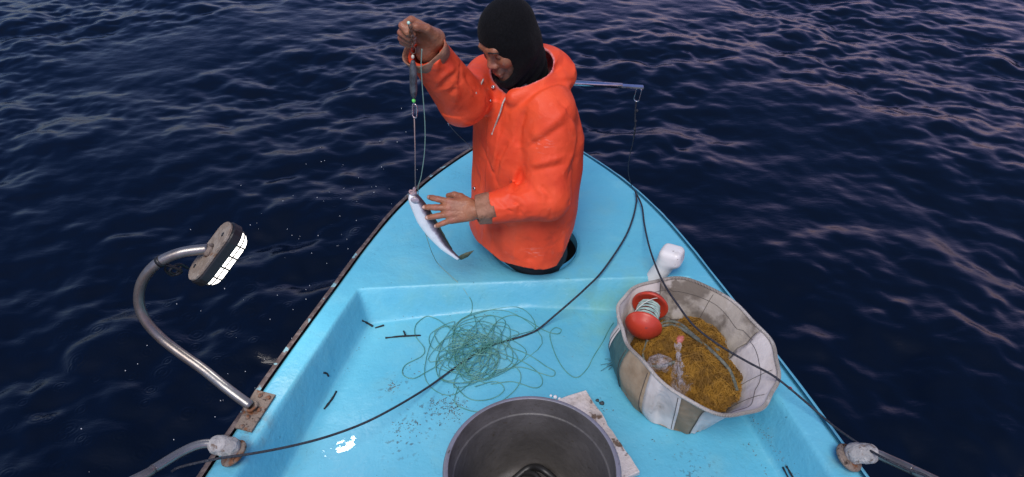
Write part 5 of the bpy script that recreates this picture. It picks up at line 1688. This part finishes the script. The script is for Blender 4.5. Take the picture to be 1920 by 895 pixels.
def oilskin():
    m, nt, b = new_mat('orange_oilskin')
    c = mixc(nt, noise_fac(nt, 5, 4, 0.3, 0.7), (0.86, 0.098, 0.032), (0.75, 0.066, 0.022))
    c = mixc(nt, math_n(nt, 'MULTIPLY', noise_fac(nt, 9, 6, 0.5, 0.75), 0.45), c, (0.62, 0.045, 0.022))
    c = mixc(nt, math_n(nt, 'MULTIPLY', noise_fac(nt, 34, 6, 0.60, 0.75), 0.30), c, (0.88, 0.17, 0.09))
    pos, xyz = world_xyz(nt)
    for ctr, rad, k in (((0.087, 2.03, 0.169), 0.06, 0.85), ((-0.109, 2.08, 0.484), 0.05, 0.8), ((0.107, 1.99, 0.646), 0.05, 0.35)):
        s = math_n(nt, 'MULTIPLY', blob(nt, pos, ctr, rad), noise_fac(nt, 60, 3, 0.55, 0.62, stretch=(0.5, 1, 2.2)))
        c = mixc(nt, math_n(nt, 'MULTIPLY', s, k), c, (0.88, 0.45, 0.38))
    at = node(nt, 'ShaderNodeVertexColor', layer_name='lining')
    ls = node(nt, 'ShaderNodeSeparateColor')
    nt.links.new(at.outputs[0], ls.inputs[0])
    c = mixc(nt, ls.outputs[0], c, mixc(nt, noise_fac(nt, 60, 5, 0.42, 0.6), (0.80, 0.30, 0.30), (0.66, 0.16, 0.15)))
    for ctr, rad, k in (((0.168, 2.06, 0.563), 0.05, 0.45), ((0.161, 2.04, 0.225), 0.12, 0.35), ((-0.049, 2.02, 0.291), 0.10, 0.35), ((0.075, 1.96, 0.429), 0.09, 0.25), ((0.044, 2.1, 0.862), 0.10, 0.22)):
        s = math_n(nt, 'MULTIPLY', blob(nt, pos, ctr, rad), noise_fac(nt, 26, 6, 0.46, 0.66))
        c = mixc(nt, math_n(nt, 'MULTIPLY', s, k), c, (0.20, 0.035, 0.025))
    b.inputs['Specular IOR Level'].default_value = 0.26
    nt.links.new(c, b.inputs['Base Color'])
    rg = node(nt, 'ShaderNodeMapRange')
    rg.inputs['To Min'].default_value = 0.44; rg.inputs['To Max'].default_value = 0.68
    nt.links.new(noise_fac(nt, 8, 4, 0.3, 0.7), rg.inputs['Value'])
    nt.links.new(rg.outputs[0], b.inputs['Roughness'])
    # crumple: creased facets of stiff coated cloth
    tcn = node(nt, 'ShaderNodeTexCoord')
    nz = node(nt, 'ShaderNodeTexNoise')
    nz.inputs['Scale'].default_value = 6.0
    nz.inputs['Detail'].default_value = 3.0
    nt.links.new(tcn.outputs['Object'], nz.inputs['Vector'])
    sc_ = node(nt, 'ShaderNodeVectorMath', operation='SCALE')
    sc_.inputs['Scale'].default_value = 0.22
    nt.links.new(nz.outputs['Color'], sc_.inputs[0])
    ad = node(nt, 'ShaderNodeVectorMath', operation='ADD')
    nt.links.new(tcn.outputs['Object'], ad.inputs[0])
    nt.links.new(sc_.outputs[0], ad.inputs[1])
    mp = node(nt, 'ShaderNodeMapping')
    mp.inputs['Scale'].default_value = (1.0, 1.0, 0.62)
    mp.inputs['Rotation'].default_value = (0.4, 0.5, 0.2)
    nt.links.new(ad.outputs[0], mp.inputs['Vector'])
    hs = None
    for vs, am in ((9.0, 1.0), (21.0, 0.40)):
        vo = node(nt, 'ShaderNodeTexVoronoi', feature='SMOOTH_F1')
        vo.inputs['Scale'].default_value = vs
        vo.inputs['Smoothness'].default_value = 0.25
        nt.links.new(mp.outputs[0], vo.inputs['Vector'])
        t_ = math_n(nt, 'MULTIPLY', vo.outputs['Distance'], am)
        hs = t_ if hs is None else math_n(nt, 'ADD', hs, t_)
    h = math_n(nt, 'ADD', hs, math_n(nt, 'MULTIPLY', noise_fac(nt, 220, 2, 0.3, 0.7), 0.04))
    bump(nt, b, h, 0.5, 0.016)
    return m
OIL = oilskin()
v, q = sdf_mesh(jack_prims, (-0.36, 1.86, -0.02), (0.36, 2.54, 1.06), 0.0042, jack_post, 0.03)
jacket = make('jacket', v, q, OIL, man)
_cav = np.minimum(capsule((0.046, 2.222, 0.73), H(-0.036, 0, 0.0), 0.096, 0.124)(v), ellipsoid(HOODC, (0.085, 0.127, 0.070), HR2)(v))
_ln = np.zeros((len(v), 4), np.float32); _ln[:, 3] = 1
_ln[:, 0] = np.clip((0.007 - _cav) / 0.005, 0, 1) * (v[:, 2] > 0.74)
jacket.data.color_attributes.new('lining', 'FLOAT_COLOR', 'POINT').data.foreach_set('color', _ln.ravel())
CUFF = simple('grubby_cuff', (0.27, 0.125, 0.070), 0.75, (0.34, 0.165, 0.10), 28, 0.4, 0.6, bmp=0.6, bscale=60, col3=(0.42, 0.10, 0.05), scale3=18, lo3=0.58, hi3=0.70)
def cuff(c0_, c1_, ra_, rb_, squash=1.0):
    c0_, c1_ = np.array(c0_), np.array(c1_)
    ax = c1_ - c0_; L_ = np.linalg.norm(ax); ax /= L_
    t = 0.0045
    def wob(P, D): return D
    u, w, a = frame(ax)
    V, F = lathe([(ra_, 0), (ra_ + (rb_ - ra_) * 0.5 + 0.001, L_ * 0.5), (rb_, L_ - 0.002), (rb_ - t * 0.4, L_), (rb_ - t, L_ - 0.002), (ra_ - t, 0)], c0_, ax, 40, True)
    ang = np.arctan2((V - c0_) @ w, (V - c0_) @ u)
    V = V + ((V - c0_) - np.outer((V - c0_) @ ax, ax)) * (0.07 * np.sin(3 * ang + 0.5) + 0.04 * np.sin(5 * ang))[:, None]
    V += np.outer(0.004 * np.sin(2 * ang), ax)
    return make('cuff', V, F, CUFF, jacket)
cuff(WRL - ldir * 0.068, WRL - ldir * 0.006, 0.056, 0.052)
cuff(CR1 - rdir * 0.018, CR1 + rdir * 0.030, 0.063, 0.068)
CORD = simple('drawstring_cotton', (0.62, 0.56, 0.48), 0.85, (0.42, 0.36, 0.30), 60, bmp=0.5, bscale=250)
for pts in ([(-0.0955, 2.120, 0.817), (-0.103, 2.075, 0.818), (-0.1106, 2.040, 0.818), (-0.1206, 2.0138, 0.815)],
            [(-0.016, 2.100, 0.768), (-0.030, 2.094, 0.745), (-0.0371, 2.092, 0.720), (-0.0487, 2.095, 0.6834), (-0.0593, 2.110, 0.646), (-0.0645, 2.113, 0.6278), (-0.0699, 2.115, 0.6099)]):
    P_ = spline(pts, 6)
    ds = geo('drawstring', Geo().tube(P_, 0.0030, 7), CORD, jacket)
    geo('knot', Geo().add(*lathe([(0, -0.006), (0.0048, -0.002), (0.0048, 0.002), (0, 0.006)], P_[-3], P_[-1] - P_[-4], 8)), CORD, ds)
for p_, n_ in (((-0.0631, 2.1339, 0.7817), (-0.35, -0.80, 0.5)), ((-0.0725, 2.1110, 0.7444), (-0.55, -0.75, 0.25)), ((-0.1420, 2.1940, 0.3327), (-0.75, -0.60, 0.15))):
    n_ = np.array(n_) / np.linalg.norm(n_)
    sn = geo('snap', Geo().add(*lathe([(0.0, 0.006), (0.0025, 0.006), (0.0045, 0.0072), (0.0062, 0.005), (0.0065, -0.003)], np.array(p_) + n_ * 0.001, n_, 14)), BRIGHT, jacket)
    geo('snap_centre', Geo().add(*lathe([(0.0, 0.0068), (0.0026, 0.0066), (0.0028, 0.004)], np.array(p_) + n_ * 0.001, n_, 10)), BLK, sn)
# dark shirt showing at the throat, dark trousers in the hatch
SHIRT = simple('grey_shirt', (0.06, 0.062, 0.075), 0.85)
v, q = sdf_mesh([(capsule((0.02, 2.195, 0.66), (0.016, 2.185, 0.765), 0.110, 0.068), 0)], (-0.15, 2.02, 0.50), (0.2, 2.4, 0.9), 0.006, lambda P, D: np.maximum(np.maximum(D, -(D + 0.010)), 0.62 - P[..., 2]))
make('shirt', v, q, SHIRT, man)
TROU = simple('black_trousers', (0.010, 0.011, 0.013), 0.55, bmp=0.3, bscale=30)
v, q = sdf_mesh([(capsule((0.048, 2.228, 0.20), (0.062, 2.235, 0.06), 0.140, 0.146), 0),
                 (capsule((0.110, 2.185, 0.04), (0.105, 2.17, -0.33), 0.118, 0.080), 0.04), (capsule((0.105, 2.17, -0.33), (0.105, 2.20, -0.62), 0.078, 0.066), 0.02),
                 (capsule((-0.012, 2.282, 0.04), (-0.01, 2.26, -0.33), 0.105, 0.078), 0.04), (capsule((-0.01, 2.26, -0.33), (-0.01, 2.29, -0.62), 0.078, 0.066), 0.02)],
                (-0.2, 1.98, -0.72), (0.3, 2.46, 0.32), 0.007, lambda P, D: D - 0.003 * np.sin(P[..., 2] * 70 + 30 * P[..., 0]) - 0.002 * np.sin(P[..., 2] * 41 - 50 * P[..., 1]))
make('trousers', v, q, TROU, man)

# ---- the fish
fish = root('fish', 'silver fish with a dark back hung by its mouth from the tackle', 'fish', (-0.347, 1.955, 0.468))
def fishy():
    sp = spline([(-0.343, 1.957, 0.467), (-0.338, 1.96, 0.442), (-0.326, 1.968, 0.4), (-0.312, 1.974, 0.349), (-0.296, 1.976, 0.307), (-0.27, 1.974, 0.257), (-0.239, 1.968, 0.211), (-0.199, 1.962, 0.17)], 8)
    n = len(sp)
    t = np.linspace(0, 1, n)
    depth = np.interp(t, [0, 0.04, 0.12, 0.25, 0.45, 0.65, 0.82, 0.93, 1.0], [0.008, 0.0155, 0.0235, 0.0295, 0.0340, 0.0300, 0.0205, 0.0115, 0.0095])
    wid = np.interp(t, [0, 0.04, 0.12, 0.25, 0.45, 0.65, 0.82, 0.93, 1.0], [0.006, 0.010, 0.0150, 0.0190, 0.0215, 0.0185, 0.0120, 0.006, 0.003])
    T = np.gradient(sp, axis=0); T /= np.linalg.norm(T, axis=1, keepdims=True)
    back = np.array([0.80, -0.22, 0.45])       # the dark back is turned to the right
    V, colr = [], []
    M = 28
    for i in range(n):
        b_ = back - T[i] * (back @ T[i]); b_ /= np.linalg.norm(b_)
        s_ = np.cross(T[i], b_)
        for k in range(M):
            a = 2 * math.pi * k / M
            cb, sb = math.cos(a), math.sin(a)
            V.append(sp[i] + b_ * depth[i] * cb + s_ * wid[i] * sb * (1 - 0.12 * cb))
            colr.append((cb, t[i], 0, 1))
    F = [(i * M + k, i * M + (k + 1) % M, (i + 1) * M + (k + 1) % M, (i + 1) * M + k) for i in range(n - 1) for k in range(M)]
    F += [tuple(range(M - 1, -1, -1)), tuple((n - 1) * M + k for k in range(M))]
    m, nt, b = new_mat('fish_skin')
    at = node(nt, 'ShaderNodeVertexColor', layer_name='girth')
    s = node(nt, 'ShaderNodeSeparateColor'); nt.links.new(at.outputs[0], s.inputs[0])
    wob = math_n(nt, 'ADD', s.outputs[0], math_n(nt, 'MULTIPLY', math_n(nt, 'SUBTRACT', noise_fac(nt, 35, 4, 0.2, 0.8), 0.5), 0.25))
    r = node(nt, 'ShaderNodeValToRGB')
    nt.links.new(wob, r.inputs['Fac'])
    e = r.color_ramp.elements
    e[0].position = 0.0; e[0].color = (0.82, 0.82, 0.84, 1)
    e[1].position = 1.0; e[1].color = (0.035, 0.030, 0.042, 1)
    for p_, c_ in ((0.34, (0.80, 0.79, 0.81, 1)), (0.44, (0.52, 0.49, 0.55, 1)), (0.62, (0.24, 0.19, 0.23, 1)), (0.78, (0.06, 0.045, 0.055, 1))):
        q_ = e.new(p_); q_.color = c_
    nt.links.new(r.outputs[0], b.inputs['Base Color'])
    b.inputs['Roughness'].default_value = 0.28
    b.inputs['Metallic'].default_value = 0.0
    b.inputs['Coat Weight'].default_value = 0.4
    bump(nt, b, noise_fac(nt, 180, 3, 0.3, 0.7), 0.25, 0.002)
    o = make('fish_body', V, F, m, fish)
    ca = o.data.color_attributes.new('girth', 'FLOAT_COLOR', 'POINT')
    ca.data.foreach_set('color', np.array(colr, np.float32).ravel())
    # forked tail, seen nearly edge on
    FIN = simple('dark_fin', (0.05, 0.06, 0.035), 0.4, (0.09, 0.10, 0.05), 60, bmp=0.5, bscale=140)
    te = sp[-1]; td = T[-1]
    b_ = back - td * (back @ td); b_ /= np.linalg.norm(b_)
    s_ = np.cross(td, b_)
    def fin(name, outline, nrm, th=0.0012):
        outline = np.array(outline); n_ = len(outline)
        c = outline.mean(0)
        V = np.concatenate([outline + nrm * th, outline - nrm * th, [c + nrm * th * 1.6, c - nrm * th * 1.6]])
        F = []
        for k in range(n_):
            k2 = (k + 1) % n_
            F += [(k, k2, 2 * n_), (n_ + k2, n_ + k, 2 * n_ + 1), (k2, k, n_ + k, n_ + k2)]
        return make(name, V, F, FIN, fish)
    A_ = lambda u, v, y: np.array((u, v, y))
    tail_dir = np.array((-0.139, 1.95, 0.221)) - te
    L1 = np.linalg.norm(tail_dir); e1 = tail_dir / L1
    e2 = np.cross(e1, np.array([0.2, -0.85, 0.45])); e2 /= np.linalg.norm(e2)
    fin('tail_fin', [te - e2 * 0.005 - e1 * 0.006, te + e1 * 0.012 - e2 * 0.010, te + e1 * L1 * 0.55 - e2 * 0.008, te + e1 * L1, te + e1 * L1 * 0.5 + e2 * 0.010, te + e1 * 0.008 + e2 * 0.008], np.cross(e1, e2))
    fin('tail_fin', [te + e2 * 0.004 - e1 * 0.003, te - e2 * 0.006 - e1 * 0.003, te - e2 * 0.010 - e1 * 0.014 + td * 0.006, te - e2 * 0.012 - e1 * 0.010], np.cross(e1, e2))
    # dorsal fin and ragged edge along the back
    def onback(tt, k): 
        i = int(tt * (n - 1)); b1 = back - T[i] * (back @ T[i]); b1 /= np.linalg.norm(b1)
        return sp[i] + b1 * (depth[i] + k)
    i0 = onback(0.35, -0.003)
    up = [onback(x, 0.001 + 0.004 * math.sin(math.pi * (x - 0.30) / 0.6) + 0.002 * (j % 2)) for j, x in enumerate(np.linspace(0.30, 0.88, 14))]
    dn = [onback(x, -0.004) for x in np.linspace(0.88, 0.30, 10)]
    nn = np.cross(T[n // 2], back); nn /= np.linalg.norm(nn)
    fin('dorsal_fin', up + dn, nn, 0.0008)
    i = int(0.62 * (n - 1)); b1 = back - T[i] * (back @ T[i]); b1 /= np.linalg.norm(b1)
    pa = sp[i] - b1 * (depth[i] - 0.002)
    fin('anal_fin', [pa, pa - b1 * 0.009 + T[i] * 0.010, pa - b1 * 0.004 + T[i] * 0.030, pa + T[i] * 0.034 + b1 * 0.006], np.cross(T[i], b1), 0.0007)
    # head: eye, gill cover, open mouth with the bait
    GILL = simple('gill_cover', (0.33, 0.28, 0.32), 0.3, (0.5, 0.45, 0.5), 50, coat=0.4)
    i = int(0.14 * (n - 1)); b1 = back - T[i] * (back @ T[i]); b1 /= np.linalg.norm(b1); s1_ = np.cross(T[i], b1)
    side = s1_ if s1_[1] < 0 else -s1_
    geo('gill_cover', Geo().add(*lathe([(0, 0.0055), (0.010, 0.004), (0.0155, 0.0005), (0.016, -0.004)], sp[i] + side * wid[i] * 0.82 + b1 * 0.004, side, 16)), GILL, fish)
    i = int(0.07 * (n - 1))
    ey = geo('eye', Geo().add(*lathe([(0, 0.003), (0.003, 0.0025), (0.0052, 0.0)], sp[i] + side * (wid[i] * 0.92) + b1 * 0.006, side, 12)), simple('fish_eye_rim', (0.55, 0.50, 0.42), 0.15), fish)
    geo('pupil', Geo().add(*lathe([(0, 0.0036), (0.0022, 0.0032), (0.003, 0.0015)], sp[i] + side * (wid[i] * 0.92) + b1 * 0.006, side, 10)), BLK, ey)
    mo = sp[0]
    GUM = simple('mouth_flesh', (0.42, 0.26, 0.25), 0.35, (0.25, 0.22, 0.25), 90)
    v, q = sdf_mesh([(ellipsoid(mo + [0.002, 0, 0.004], (0.013, 0.011, 0.010)), 0), (ellipsoid(mo + [0.007, -0.002, 0.020], (0.006, 0.006, 0.010)), 0.004), (ellipsoid(mo + [-0.006, 0, 0.010], (0.007, 0.007, 0.007)), 0.003)],
                    mo - 0.04, mo + 0.045, 0.0022, lambda P, D: np.maximum(D, -(np.linalg.norm(P - (mo + [-0.003, -0.008, 0.010]), axis=-1) - 0.007)) + 0.0012 * np.sin(P[..., 0] * 700) * np.sin(P[..., 2] * 600))
    make('mouth', v, q, GUM, fish)
fishy()
